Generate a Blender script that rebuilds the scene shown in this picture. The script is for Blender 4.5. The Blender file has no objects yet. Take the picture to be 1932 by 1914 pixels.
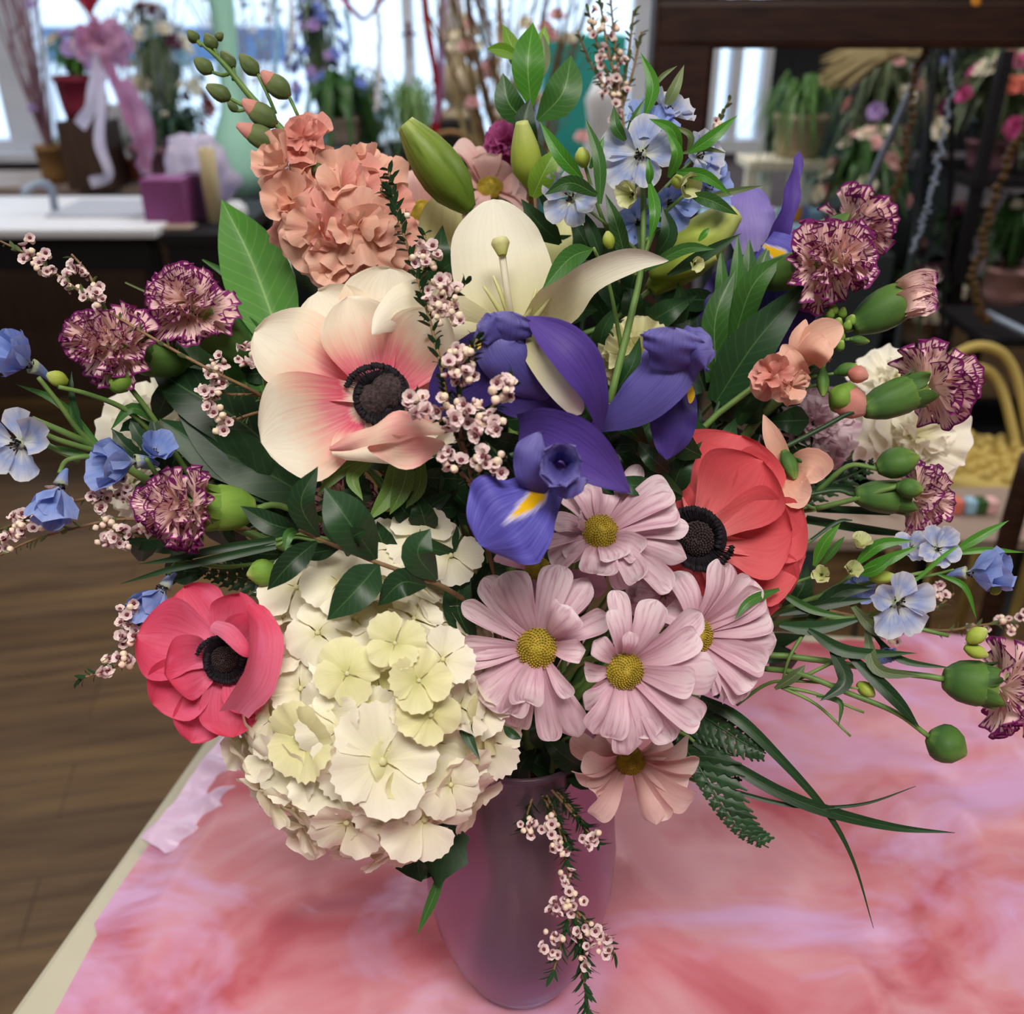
import bpy, math, random
from math import sin, cos, pi, sqrt, radians, atan2
from mathutils import Vector, Matrix, noise
V = Vector
SC = bpy.context.scene
COL = SC.collection
# ---------------------------------------------------------------- camera
F = 1783.0                      # focal length in pixels of the 1932 px wide frame
PITCH = radians(27.5)
CAM = V((0, 0, 1.48))
FWD = V((0, cos(PITCH), -sin(PITCH))); UP = V((0, sin(PITCH), cos(PITCH))); RIGHT = V((1, 0, 0))
cd = bpy.data.cameras.new('camera'); cam = bpy.data.objects.new('camera', cd); COL.objects.link(cam)
cam.location = CAM; cam.rotation_euler = (pi/2-PITCH, 0, 0)
cd.sensor_width = 36; cd.lens = F/1932*36; cd.clip_start = 0.02; cd.clip_end = 100
cd.dof.use_dof = True; cd.dof.focus_distance = 0.47; cd.dof.aperture_fstop = 7.5
SC.camera = cam
SC.view_settings.view_transform = 'Standard'; SC.view_settings.look = 'None'
SC.view_settings.gamma = 1; SC.view_settings.exposure = 0.47
SC.cycles.use_denoising = True
SC.cycles.max_bounces = 10; SC.cycles.transparent_max_bounces = 16
SC.cycles.sample_clamp_indirect = 6
# ---------------------------------------------------------------- daylight outside and lamps of the shop
w = bpy.data.worlds.new('overcast_sky'); SC.world = w; w.use_nodes = True
w.node_tree.nodes['Background'].inputs[0].default_value = (0.70, 0.85, 1.0, 1)
w.node_tree.nodes['Background'].inputs[1].default_value = 2.1
def area(name, loc, rot, sx, sy, power, col, portal=False):
    l = bpy.data.lights.new(name, 'AREA'); l.shape = 'RECTANGLE'; l.size = sx; l.size_y = sy
    l.energy = power; l.color = col; l.cycles.is_portal = portal
    o = bpy.data.objects.new(name, l); COL.objects.link(o); o.location = loc; o.rotation_euler = rot
    return o
area('window_portal', (-0.95, 5.02, 1.70), (-pi/2, 0, 0), 3.6, 1.7, 1, (1, 1, 1), True)
for lx, ly, e in ((0.15, -0.55, 35), (-1.5, 0.4, 9), (0.0, 3.2, 22), (2.4, 1.9, 24), (-2.2, 3.0, 14)):
    area('ceiling_panel_light', (lx, ly, 2.84), (0, 0, 0), 1.15, 0.55, e, (1.0, 0.95, 0.88))

def S(x, y, d):
    """point seen at pixel x,y of the photo, d metres deep along the view axis"""
    return CAM + RIGHT*((x-966)/F*d) + UP*((957-y)/F*d) + FWD*d
def onz(x, y, z):
    """point on the horizontal plane z under pixel x,y"""
    r = S(x, y, 1)-CAM; return CAM + r*((z-CAM.z)/r.z)
def ony(x, y, Y):
    """point on the wall plane y=Y under pixel x,y"""
    r = S(x, y, 1)-CAM; return CAM + r*(Y/r.y)
def face(fx, fy, fz=None):
    """direction: fx right, fy up in view, rest towards the viewer"""
    if fz is None: fz = sqrt(max(0.02, 1-fx*fx-fy*fy))
    return (RIGHT*fx + UP*fy - FWD*fz).normalized()

# ---------------------------------------------------------------- object helpers
class MB:
    def __init__(s): s.v = []; s.f = []; s.u = []
    def grid(s, P, U, closed=False):
        n = len(P); m = len(P[0]); b = len(s.v)
        for i in range(n):
            for j in range(m): s.v.append(P[i][j]); s.u.append(U[i][j])
        for i in range(n-1):
            for j in range(m if closed else m-1):
                k = (j+1) % m
                s.f.append((b+i*m+j, b+i*m+k, b+(i+1)*m+k, b+(i+1)*m+j))
        return b
    def box(s, c, d, rz=0):
        b = len(s.v); R = Matrix.Rotation(rz, 3, 'Z'); c = V(c)
        for x in (-.5, .5):
            for y in (-.5, .5):
                for z in (-.5, .5): s.v.append(c + R @ V((x*d[0], y*d[1], z*d[2]))); s.u.append((x+.5, z+.5))
        for q in ((0,1,3,2), (4,6,7,5), (0,4,5,1), (2,3,7,6), (0,2,6,4), (1,5,7,3)): s.f.append(tuple(b+i for i in q))
    def build(s, name, mat, parent=None, smooth=True, origin=None, bevel=0):
        me = bpy.data.meshes.new(name)
        o0 = V(origin) if origin is not None else (parent_loc(parent) if parent else V((0, 0, 0)))
        me.from_pydata([tuple(V(p)-o0) for p in s.v], [], s.f)
        uv = me.uv_layers.new(name='UVMap'); u = s.u
        li = [0]*len(me.loops); me.loops.foreach_get('vertex_index', li)
        fl = []
        for i in li: fl += [u[i][0], u[i][1]]
        uv.data.foreach_set('uv', fl)
        if smooth: me.polygons.foreach_set('use_smooth', [True]*len(me.polygons))
        me.materials.append(mat); me.update()
        ob = bpy.data.objects.new(name, me); COL.objects.link(ob)
        if parent: ob.parent = parent
        if origin is not None: ob.location = o0 - (parent_loc(parent) if parent else V((0, 0, 0)))
        if bevel:
            m = ob.modifiers.new('b', 'BEVEL'); m.width = bevel; m.segments = 2; m.limit_method = 'ANGLE'
        return ob
LOC = {}
def parent_loc(o):
    p = V((0, 0, 0))
    while o is not None: p = p + LOC.get(o.name, V((0, 0, 0))); o = o.parent
    return p
def tag(o, label=None, cat=None, group=None, kind=None):
    if label: o['label'] = label
    if cat: o['category'] = cat
    if group: o['group'] = group
    if kind: o['kind'] = kind
    return o
def thing(name, label, cat, loc, group=None):
    o = bpy.data.objects.new(name, None); COL.objects.link(o); o.location = loc; o.empty_display_size = .02
    LOC[o.name] = V(loc); return tag(o, label, cat, group)
def copy_tree(o, loc, label, group=None):
    c = o.copy(); COL.objects.link(c); c.location = loc; LOC[c.name] = V(loc); tag(c, label, None, group)
    for ch in list(o.children):
        d = ch.copy(); COL.objects.link(d); d.parent = c
        for g in list(ch.children):
            e = g.copy(); COL.objects.link(e); e.parent = d
    return c

# ---------------------------------------------------------------- surface makers
def crv(p, t):
    n = len(p)-1
    if n == 0: return p[0]
    x = min(max(t, 0), 1)*n; i = min(int(x), n-1); f = x-i
    a = p[i-1] if i > 0 else p[i]*2-p[i+1]
    b = p[i]; c = p[i+1]; d = p[i+2] if i+2 <= n else p[n]*2-p[n-1]
    return (b*2 + (c-a)*f + (a*2-b*5+c*4-d)*f*f + (b*3-a-c*3+d)*f*f*f)*0.5
def strip(mb, pts, ws, nrm=None, roll=0, cup=0, fold=0, ruf=0, rf=3, tooth=0, tf=12, tip=0.18, base=0, n=14, m=7, seed=0, wav=0):
    """petal or leaf: surface along a 3D spine; ws half widths in metres; cup/fold relative to width"""
    R = random.Random(seed); ph = R.random()*6
    P = []; U = []
    for i in range(n+1):
        x = i/n; t = 1-(1-x)**1.35 if tip else x
        p = crv(pts, t); T = (crv(pts, min(1, t+.03))-crv(pts, max(0, t-.03))).normalized()
        h = (CAM-p).normalized() if nrm is None else nrm
        N = h-T*h.dot(T)
        if N.length < 1e-4: N = UP-T*UP.dot(T)
        N.normalize(); rl = roll if not isinstance(roll, (list, tuple)) else crv(list(roll), t)
        N = Matrix.Rotation(rl, 3, T) @ N; B = T.cross(N)
        w = max(0, crv(ws, t))
        if tip and t > 1-tip: w *= sqrt(max(0, 1-((t-1+tip)/tip)**2))
        if base and t < base: w *= sqrt(max(0.02, 1-((base-t)/base)**2))
        row = []; ur = []
        for j in range(m+1):
            v = 2*j/m-1
            ww = w*(1+tooth*(abs(((t*tf) % 1)-.5)*2-.5)*abs(v)**3)
            z = cup*w*v*v + fold*w*abs(v) + ruf*sin(rf*2*pi*t+ph+v*2)*abs(v)**1.6 + wav*sin(rf*4*t+ph*2)
            row.append(p+B*(ww*v)+N*z); ur.append((t, j/m))
        P.append(row); U.append(ur)
    mb.grid(P, U)
def fan(mb, o, dr, nm, L, A, lift=0, curl=0, ruf=0, rk=5, tooth=0, tk=9, cup=0, claw=.12, rnd=.25, n=7, m=12, seed=0, wtip=1.0, re=3):
    """broad petal spreading from o along dr, facing nm; A half angle"""
    R = random.Random(seed); ph = R.random()*6; B = dr.cross(nm).normalized(); N = B.cross(dr).normalized()
    P = []; U = []
    for i in range(n+1):
        r = i/n; row = []; ur = []
        for j in range(m+1):
            a = 2*j/m-1
            edge = 1-rnd*a*a*abs(a) + (tooth*(abs(((a*tk+ph) % 1)-.5)*2-.5)*r*r)
            rr = r*L*edge; th = a*A*(claw+(1-claw)*min(1, r*1.6)**.8)
            x = rr*cos(th); y = rr*sin(th)*wtip
            z = lift*r*L + curl*L*r*r + cup*L*a*a*r + ruf*L*r**re*sin(rk*a*pi+ph)+ruf*.5*L*r**re*sin(rk*1.7*a*pi+ph*3)
            row.append(o+dr*x+B*y+N*z); ur.append((r, j/m))
        P.append(row); U.append(ur)
    mb.grid(P, U)
def tube(mb, pts, rs, n=None, k=6):
    n = n or max(2, (len(pts)-1)*5)
    if not isinstance(rs, (list, tuple)): rs = [rs, rs]
    P = []; U = []; T0 = None; N = None
    for i in range(n+1):
        t = i/n; p = crv(pts, t); T = (crv(pts, min(1, t+.02))-crv(pts, max(0, t-.02)))
        T = T.normalized() if T.length > 1e-9 else V((0, 0, 1))
        if N is None: N = T.orthogonal().normalized()
        else:
            N = N-T*N.dot(T); N = N.normalized() if N.length > 1e-6 else T.orthogonal().normalized()
        B = T.cross(N); r = max(1e-5, crv(rs, t))
        P.append([p+(N*cos(2*pi*j/k)+B*sin(2*pi*j/k))*r for j in range(k)]); U.append([(t, j/k) for j in range(k)])
    b = mb.grid(P, U, True)
    mb.f.append(tuple(b+j for j in range(k))[::-1]); mb.f.append(tuple(b+n*k+j for j in range(k)))
def blob(mb, a, b, prof, k=10, n=9, groove=0, gk=3, seed=0):
    """body of revolution from a to b; prof = radii (m) along; groove = relative lengthwise grooves"""
    T = (b-a).normalized(); N = T.orthogonal().normalized(); B = T.cross(N); P = []; U = []
    for i in range(n+1):
        t = .5-.5*cos(pi*i/n); r = max(1e-5, crv(prof, t)); c = a.lerp(b, t)
        P.append([c+(N*cos(2*pi*j/k)+B*sin(2*pi*j/k))*r*(1+groove*cos(gk*2*pi*j/k)) for j in range(k)])
        U.append([(t, j/k) for j in range(k)])
    b0 = mb.grid(P, U, True); mb.f.append(tuple(b0+j for j in range(k))[::-1]); mb.f.append(tuple(b0+n*k+j for j in range(k)))
def ball(mb, c, r, k=7, n=5, sz=1, ax=None):
    ax = (ax or V((0, 0, 1))).normalized(); h = ax*r*sz
    blob(mb, c-h, c+h, [0.0, r*.72, r, r*.72, 0.0], k, n)
def lathe(mb, c, prof, k=40, squash=1):
    P = []; U = []
    for i, (z, r) in enumerate(prof):
        P.append([V((c[0]+cos(2*pi*j/k)*r, c[1]+sin(2*pi*j/k)*r*squash, c[2]+z)) for j in range(k)])
        U.append([(i/(len(prof)-1), j/k) for j in range(k)])
    b = mb.grid(P, U, True)
    if prof[0][1] > 0: mb.f.append(tuple(b+j for j in range(k))[::-1])
    if prof[-1][1] > 0: mb.f.append(tuple(b+(len(prof)-1)*k+j for j in range(k)))
def P3(*a): return [S(*q) for q in a]
def W(ws, d): return [x*.5*d/F for x in ws]

# ---------------------------------------------------------------- materials
def lin(h):
    h = h.lstrip('#'); c = [int(h[i:i+2], 16)/255 for i in (0, 2, 4)]
    return tuple(((x/12.92) if x <= .04045 else ((x+.055)/1.055)**2.4) for x in c)+(1,)
class NT:
    def __init__(s, name):
        s.m = bpy.data.materials.new(name); s.m.use_nodes = True; s.t = s.m.node_tree; s.t.nodes.clear()
        s.out = s.n('ShaderNodeOutputMaterial')
    def n(s, ty, **kw):
        o = s.t.nodes.new(ty)
        for k, v in kw.items(): setattr(o, k, v)
        return o
    def l(s, a, b): s.t.links.new(a, b)
    def math(s, op, a, b=None, clamp=False):
        o = s.n('ShaderNodeMath', operation=op, use_clamp=clamp)
        for i, q in enumerate((a, b)):
            if q is None: continue
            if isinstance(q, (int, float)): o.inputs[i].default_value = q
            else: s.l(q, o.inputs[i])
        return o.outputs[0]
    def ramp(s, fac, stops, interp='LINEAR'):
        o = s.n('ShaderNodeValToRGB'); o.color_ramp.interpolation = interp; e = o.color_ramp.elements
        while len(e) < len(stops): e.new(.5)
        for k, (p, c) in enumerate(stops): e[k].position = p; e[k].color = lin(c)
        s.l(fac, o.inputs[0]); return o.outputs[0]
    def mix(s, fac, a, b, mode='MIX'):
        o = s.n('ShaderNodeMix', data_type='RGBA', blend_type=mode)
        if isinstance(fac, (int, float)): o.inputs[0].default_value = fac
        else: s.l(fac, o.inputs[0])
        for i, q in ((6, a), (7, b)):
            if isinstance(q, str): o.inputs[i].default_value = lin(q)
            else: s.l(q, o.inputs[i])
        return o.outputs[2]
    def comb(s, x, y, z=0):
        o = s.n('ShaderNodeCombineXYZ')
        for i, q in enumerate((x, y, z)):
            if isinstance(q, (int, float)): o.inputs[i].default_value = q
            else: s.l(q, o.inputs[i])
        return o.outputs[0]
    def noise(s, vec, scale=5, detail=2, rough=.5, dist=0):
        o = s.n('ShaderNodeTexNoise'); o.inputs['Scale'].default_value = scale; o.inputs['Detail'].default_value = detail
        o.inputs['Roughness'].default_value = rough; o.inputs['Distortion'].default_value = dist
        if vec is not None: s.l(vec, o.inputs['Vector'])
        return o.outputs['Fac']
    def uv(s):
        u = s.n('ShaderNodeUVMap'); u.uv_map = 'UVMap'; x = s.n('ShaderNodeSeparateXYZ'); s.l(u.outputs[0], x.inputs[0])
        return x.outputs[0], x.outputs[1]
    def finish(s, col, rough=.5, tl=0, bump=None, bs=.2, bd=.001, spec=.3, metal=0, trans=0, coat=0, sheen=0):
        p = s.n('ShaderNodeBsdfPrincipled'); s.l(col, p.inputs['Base Color']) if not isinstance(col, str) else None
        if isinstance(col, str): p.inputs['Base Color'].default_value = lin(col)
        p.inputs['Roughness'].default_value = rough; p.inputs['Specular IOR Level'].default_value = spec
        p.inputs['Metallic'].default_value = metal; p.inputs['Transmission Weight'].default_value = trans
        p.inputs['Coat Weight'].default_value = coat
        if bump is not None:
            b = s.n('ShaderNodeBump'); b.inputs['Strength'].default_value = bs; b.inputs['Distance'].default_value = bd
            s.l(bump, b.inputs['Height']); s.l(b.outputs[0], p.inputs['Normal'])
        o = p.outputs[0]
        if tl:
            tr = s.n('ShaderNodeBsdfTranslucent')
            if isinstance(col, str): tr.inputs[0].default_value = lin(col)
            else: s.l(col, tr.inputs[0])
            mx = s.n('ShaderNodeMixShader'); mx.inputs[0].default_value = tl
            s.l(o, mx.inputs[1]); s.l(tr.outputs[0], mx.inputs[2]); o = mx.outputs[0]
        s.l(o, s.out.inputs[0]); return s.m
MATS = {}
def petal_mat(name, stops, vein='', vs=.25, tl=.3, un=.12, rough=.55, vk=26, blot=None, spec=.2):
    """colour along the petal (u) with fine lengthwise veins of colour vein"""
    s = NT(name); u, v = s.uv(); rnd = s.n('ShaderNodeObjectInfo').outputs['Random']; off = s.math('MULTIPLY', rnd, 37)
    st = s.noise(s.comb(s.math('MULTIPLY', u, 2.2), s.math('MULTIPLY', v, vk), off), 1.0, 3)
    lo = s.noise(s.comb(s.math('MULTIPLY', u, 3), s.math('MULTIPLY', v, 3), off), 1.0, 2)
    uu = s.math('ADD', u, s.math('MULTIPLY', s.math('SUBTRACT', s.math('ADD', s.math('MULTIPLY', st, .6), s.math('MULTIPLY', lo, .6)), .6), un*2.5), True)
    c = s.ramp(uu, stops)
    if vein:
        f = s.math('MULTIPLY', s.math('SUBTRACT', st, .45, True), vs*5, True); c = s.mix(f, c, vein)
    if blot: c = s.mix(s.math('MULTIPLY', s.math('SUBTRACT', lo, .5, True), 2.2, True), c, blot)
    return s.finish(c, rough, tl, st, .25, .0008, spec)
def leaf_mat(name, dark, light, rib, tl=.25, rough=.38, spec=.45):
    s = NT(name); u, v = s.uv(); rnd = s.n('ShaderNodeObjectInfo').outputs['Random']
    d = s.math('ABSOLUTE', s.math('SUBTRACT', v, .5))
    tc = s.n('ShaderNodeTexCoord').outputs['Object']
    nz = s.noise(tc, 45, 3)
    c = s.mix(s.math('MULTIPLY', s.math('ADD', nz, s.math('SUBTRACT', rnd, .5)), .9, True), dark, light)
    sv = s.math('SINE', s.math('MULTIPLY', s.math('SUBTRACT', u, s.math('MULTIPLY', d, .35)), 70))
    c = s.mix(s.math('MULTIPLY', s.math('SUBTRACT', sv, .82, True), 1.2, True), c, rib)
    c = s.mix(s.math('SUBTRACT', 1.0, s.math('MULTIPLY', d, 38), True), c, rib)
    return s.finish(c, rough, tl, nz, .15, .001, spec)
def plain(name, c1, c2=None, rough=.6, scale=20, tl=0, metal=0, spec=.3, bs=.15, det=3, coat=0, stretch=None):
    s = NT(name); tc = s.n('ShaderNodeTexCoord').outputs['Object']
    if stretch:
        mp = s.n('ShaderNodeMapping'); mp.inputs['Scale'].default_value = stretch; s.l(tc, mp.inputs[0]); tc = mp.outputs[0]
    nz = s.noise(tc, scale, det); c = s.ramp(nz, [(.3, c1), (.7, c2 or c1)])
    return s.finish(c, rough, tl, nz, bs, .002, spec, metal, coat=coat)
M = MATS
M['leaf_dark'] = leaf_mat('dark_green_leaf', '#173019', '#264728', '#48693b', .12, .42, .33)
M['leaf_mid'] = leaf_mat('mid_green_leaf', '#2c5424', '#467a34', '#7ba35e', .3, .42)
M['leaf_bright'] = leaf_mat('bright_green_leaf', '#3f7f25', '#569a30', '#8fc263', .4, .4)
M['leaf_young'] = leaf_mat('young_yellow_green_leaf', '#6c9a2a', '#8fbb3c', '#b9d67c', .4, .45)
M['leaf_olive'] = leaf_mat('olive_grey_leaf', '#4d5f38', '#6c7d4d', '#93a074', .25, .5)
M['stem'] = plain('green_stem', '#4c6d33', '#6f8c48', .5, 60, spec=.35)
M['stem_dark'] = plain('dark_green_stem', '#1d3520', '#34502c', .45, 60, spec=.35)
M['twig'] = plain('brown_twig', '#6d5138', '#8d7250', .7, 90)
M['bract'] = leaf_mat('green_bract', '#46672a', '#5f8238', '#8fa85c', .2, .5)
M['calyx'] = petal_mat('green_calyx', [(0, '#5f8240'), (.15, '#3f632f'), (.7, '#587c39'), (.95, '#7f9a4a'), (1, '#a3b362')], '#2c4a26', .35, .1, .05, .55, 12, spec=.2)
M['calyx_lt'] = petal_mat('light_green_calyx', [(0, '#8fae4a'), (.2, '#6f963c'), (.8, '#86a848'), (1, '#c4cf80')], '#5d8434', .35, .15, .05, .6, 12, spec=.18)
M['pale_lime'] = petal_mat('pale_greenish_floret', [(0, '#a9b85e'), (.5, '#cdd294'), (1, '#dfe0b4')], '#98a25c', .3, .3, .06, .55, 14)
M['sepal'] = petal_mat('olive_bud_sepal', [(0, '#55683a'), (.5, '#5f6f42'), (1, '#7c8454')], '#3e4f2c', .35, .1, .05, .55, 12, spec=.25)
M['bud_lily'] = petal_mat('green_lily_bud_skin', [(0, '#64802a'), (.5, '#728c34'), (.9, '#8a9f48'), (1, '#a9b86a')], '#4d661f', .6, .15, .05, .45, 18, spec=.3)
M['bud_lime'] = petal_mat('lime_bud_skin', [(0, '#93a83c'), (.6, '#b5c456'), (1, '#cdd685')], '#8a9c3a', .2, .25, .05, .5, 14)
M['lily'] = petal_mat('cream_lily_petal', [(0, '#cfd07a'), (.18, '#ece6b4'), (.6, '#f8f3de'), (1, '#faf6e8')], '#d9d3a4', .12, .3, .05, .5, 20)
M['lily_back'] = petal_mat('pale_yellow_green_lily_petal', [(0, '#c4cb6c'), (.4, '#dede9a'), (1, '#e6e3ae')], '#aeb45c', .2, .3, .05, .5, 9)
M['anem_w'] = petal_mat('cream_anemone_petal_with_pink_ring', [(.0, '#efe4d4'), (.2, '#f0dccb'), (.27, '#e2607f'), (.42, '#ec8d96'), (.58, '#f3cdb8'), (.75, '#f9f0dc'), (1, '#f9f3e2')], '#e2d0b4', .2, .3, .13, .55, 30)
M['anem_wf'] = petal_mat('folded_cream_petal_with_pink_flush', [(0, '#ee9aa0'), (.4, '#f3d5bf'), (.7, '#f0a8a6'), (1, '#f4e6cf')], '#e7a5a0', .15, .3, .2, .55, 20)
M['anem_c'] = petal_mat('coral_red_anemone_petal', [(0, '#eaa094'), (.25, '#e0787a'), (.6, '#df6066'), (1, '#dc5a62')], '#c94a56', .3, .28, .08, .55, 30)
M['anem_p'] = petal_mat('rose_red_anemone_petal', [(0, '#e88aa8'), (.35, '#e2708f'), (.7, '#dd5474'), (1, '#d84562')], '#c83f60', .3, .28, .12, .5, 26, '#ee7da4')
M['black'] = plain('black_stamen', '#0c0a10', '#1d1620', .75, 200)
M['boss'] = plain('dark_mauve_boss', '#1f1a1c', '#4a3b3c', .85, 600, bs=.6)
M['daisy'] = petal_mat('pale_pink_daisy_petal', [(0, '#c99aa8'), (.15, '#deb9c6'), (.6, '#e8d0d8'), (1, '#efdfe5')], '#bd87a0', .55, .28, .06, .55, 9)
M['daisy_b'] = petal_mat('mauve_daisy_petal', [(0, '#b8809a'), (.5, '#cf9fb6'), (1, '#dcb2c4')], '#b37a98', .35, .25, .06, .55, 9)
M['daisy_pale'] = petal_mat('washed_pink_petal', [(0, '#d9a9a4'), (.5, '#e7c4bf'), (1, '#efd6d0')], '#d0a2a0', .25, .35, .06, .6, 9)
M['disc'] = plain('golden_green_disc', '#94842a', '#c2a83a', .7, 300)
M['iris'] = petal_mat('violet_iris_petal', [(0, '#46367e'), (.5, '#563f94'), (1, '#604a9e')], '#3a2c74', .45, .22, .05, .5, 30)
M['iris_d'] = petal_mat('deep_indigo_iris_petal', [(0, '#33275f'), (.6, '#3c2e70'), (1, '#4c3c88')], '#2e2162', .3, .15, .05, .5, 30)
M['iris_l'] = petal_mat('lavender_blue_iris_petal', [(0, '#4c4488'), (.5, '#605aa4'), (1, '#827dbe')], '#46418a', .5, .25, .05, .5, 40)
M['iris_pale'] = petal_mat('pale_lilac_iris_petal', [(0, '#cbbfe0'), (.3, '#9d8fcf'), (1, '#8a7bcb')], '#7a6bbf', .3, .35, .05, .5, 30)
def iris_fall():
    s = NT('iris_fall_with_yellow_blotch'); u, v = s.uv()
    st = s.noise(s.comb(s.math('MULTIPLY', u, 2), s.math('MULTIPLY', v, 34)), 1.0, 3)
    base = s.ramp(st, [(.3, '#4a44a0'), (.7, '#6a66c4')])
    dv = s.math('ABSOLUTE', s.math('SUBTRACT', v, .5))
    k = s.math('ADD', s.math('MULTIPLY', dv, 3.0), s.math('MULTIPLY', s.math('ABSOLUTE', s.math('SUBTRACT', u, .27)), 1.35))
    k = s.math('ADD', k, s.math('MULTIPLY', s.math('SUBTRACT', st, .5), .5))
    c = s.mix(s.math('MULTIPLY', s.math('SUBTRACT', .62, k, True), 6, True), base, '#cfc9ea')
    c = s.mix(s.math('MULTIPLY', s.math('SUBTRACT', .48, k, True), 10, True), c, '#eebb14')
    return s.finish(c, .5, .2, st, .25, .0008, .2)
M['fall'] = iris_fall()
def carnation():
    s = NT('purple_flaked_carnation_petal'); u, v = s.uv(); rnd = s.n('ShaderNodeObjectInfo').outputs['Random']; off = s.math('MULTIPLY', rnd, 41)
    st = s.noise(s.comb(s.math('MULTIPLY', u, 3.4), s.math('MULTIPLY', v, 30), off), 1.0, 1)
    th = s.math('SUBTRACT', .70, s.math('MULTIPLY', s.math('POWER', u, 1.6), .24))
    f = s.math('MULTIPLY', s.math('SUBTRACT', st, th), 18, True)
    e = s.math('MULTIPLY', s.math('SUBTRACT', u, .93), 26, True)
    f = s.math('MAXIMUM', f, e)
    c = s.mix(f, s.ramp(u, [(0, '#dfd0a0'), (.25, '#efc9bd'), (.8, '#f3d0ca'), (1, '#efc4cf')]), '#7c2768')
    return s.finish(c, .6, .22, st, .2, .0008, .15)
M['carn'] = carnation()
M['hyd'] = petal_mat('cream_hydrangea_petal', [(0, '#d6cf94'), (.3, '#f2edcf'), (1, '#f9f4e4')], '#dcd4ae', .12, .3, .06, .6, 16)
M['hyd_y'] = petal_mat('yellow_green_hydrangea_petal', [(0, '#c8c67c'), (.4, '#e4e0a8'), (1, '#eeeabf')], '#cbc788', .15, .3, .06, .6, 16)
M['white'] = petal_mat('ivory_ruffled_petal', [(0, '#e4e0ac'), (.4, '#f6f0dc'), (1, '#faf7ec')], '#e3dabd', .12, .35, .06, .6, 16)
M['peach'] = petal_mat('peach_stock_petal', [(0, '#e0a488'), (.4, '#ecb8a0'), (1, '#f2c6b2')], '#d89c88', .25, .3, .1, .6, 14, '#e0a09a')
M['peach_r'] = petal_mat('rosy_peach_petal', [(0, '#cf7d72'), (.5, '#df978a'), (1, '#e8aca0')], '#c26f6a', .25, .3, .1, .6, 14)
M['magenta'] = petal_mat('magenta_petal', [(0, '#7a2250'), (.5, '#a63a76'), (1, '#c465a0')], '#6c1c46', .3, .25)
M['delph'] = petal_mat('sky_blue_delphinium_petal', [(0, '#c3ca96'), (.25, '#a3b0d6'), (.6, '#86a0de'), (1, '#9fb0e6')], '#6a82cc', .4, .3, .1, .55, 18, '#9aa6dc')
M['delph_w'] = petal_mat('white_and_blue_delphinium_petal', [(0, '#c9cfa4'), (.3, '#d3d6d4'), (.6, '#a3b2dc'), (1, '#dcdcdc')], '#7f92cf', .35, .35, .14, .6, 12, '#8596cf')
M['wax'] = petal_mat('pink_waxflower_petal', [(0, '#7a4048'), (.3, '#cf9aa0'), (.6, '#ecd2d2'), (1, '#f4e2e0')], '', 0, .25, .02, .5)
M['wax_bud'] = plain('cream_pink_bud', '#e3d3b0', '#efd2ca', .5, 120)
M['yellow'] = petal_mat('golden_yellow_mark', [(0, '#e9b51a'), (1, '#f2c93a')])
# ================================================================ the shop: floor, walls, windows
def floor_mat():
    s = NT('warm_oak_plank_floor'); tc = s.n('ShaderNodeTexCoord').outputs['Object']
    mp = s.n('ShaderNodeMapping'); mp.inputs['Rotation'].default_value = (0, 0, radians(-11)); s.l(tc, mp.inputs[0])
    b = s.n('ShaderNodeTexBrick'); s.l(mp.outputs[0], b.inputs['Vector'])
    b.inputs['Scale'].default_value = 1; b.inputs['Brick Width'].default_value = 1.3; b.inputs['Row Height'].default_value = .16
    b.inputs['Mortar Size'].default_value = .002; b.inputs['Color1'].default_value = lin('#6f5639'); b.inputs['Color2'].default_value = lin('#594229')
    b.inputs['Mortar'].default_value = lin('#3a2a1a'); b.inputs['Bias'].default_value = 0
    m2 = s.n('ShaderNodeMapping'); m2.inputs['Scale'].default_value = (1.2, 14, 1); s.l(mp.outputs[0], m2.inputs[0])
    g = s.noise(m2.outputs[0], 2.2, 5, .6, .6); k = s.noise(m2.outputs[0], .9, 2)
    c = s.mix(s.math('MULTIPLY', s.math('SUBTRACT', g, .42, True), 3.2, True), b.outputs['Color'], '#452f1b')
    c = s.mix(s.math('MULTIPLY', s.math('SUBTRACT', k, .5, True), 1.8, True), c, '#86693f')
    return s.finish(c, .5, 0, g, .1, .001, .3)
def quad(name, pts, mat, kind='structure', parent=None):
    mb = MB(); mb.v = [V(p) for p in pts]; mb.u = [(0, 0), (1, 0), (1, 1), (0, 1)]; mb.f = [(0, 1, 2, 3)]
    return tag(mb.build(name, mat, parent, False), kind=kind)
def sbox(name, lo, hi, mat, kind='structure', parent=None, bevel=0):
    mb = MB(); mb.box([(a+b)/2 for a, b in zip(lo, hi)], [abs(b-a) for a, b in zip(lo, hi)])
    o = mb.build(name, mat, parent, False, bevel=bevel)
    if kind: tag(o, kind=kind)
    return o
XL, XR, YF, YB, ZC = -3.5, 3.8, -2.2, 5.05, 2.9
wallm = plain('pale_grey_wall_paint', '#b9bac0', '#c3c4c8', .8, 8)
darkwall = plain('dark_charcoal_wall_paint', '#1b1c22', '#25262c', .8, 6)
trimm = plain('white_window_paint', '#c9cdd8', '#d6d9e2', .5, 6)
sbox('floor', (XL, YF, -.1), (XR, YB, 0), floor_mat())
sbox('ceiling', (XL, YF, ZC), (XR, YB, ZC+.1), plain('off_white_ceiling', '#c8c4ba', '#d0ccc2', .9, 5))
sbox('wall_left', (XL-.1, YF, 0), (XL, YB, ZC), wallm)
sbox('wall_right', (XR, YF, 0), (XR+.1, YB, ZC), darkwall)
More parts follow.
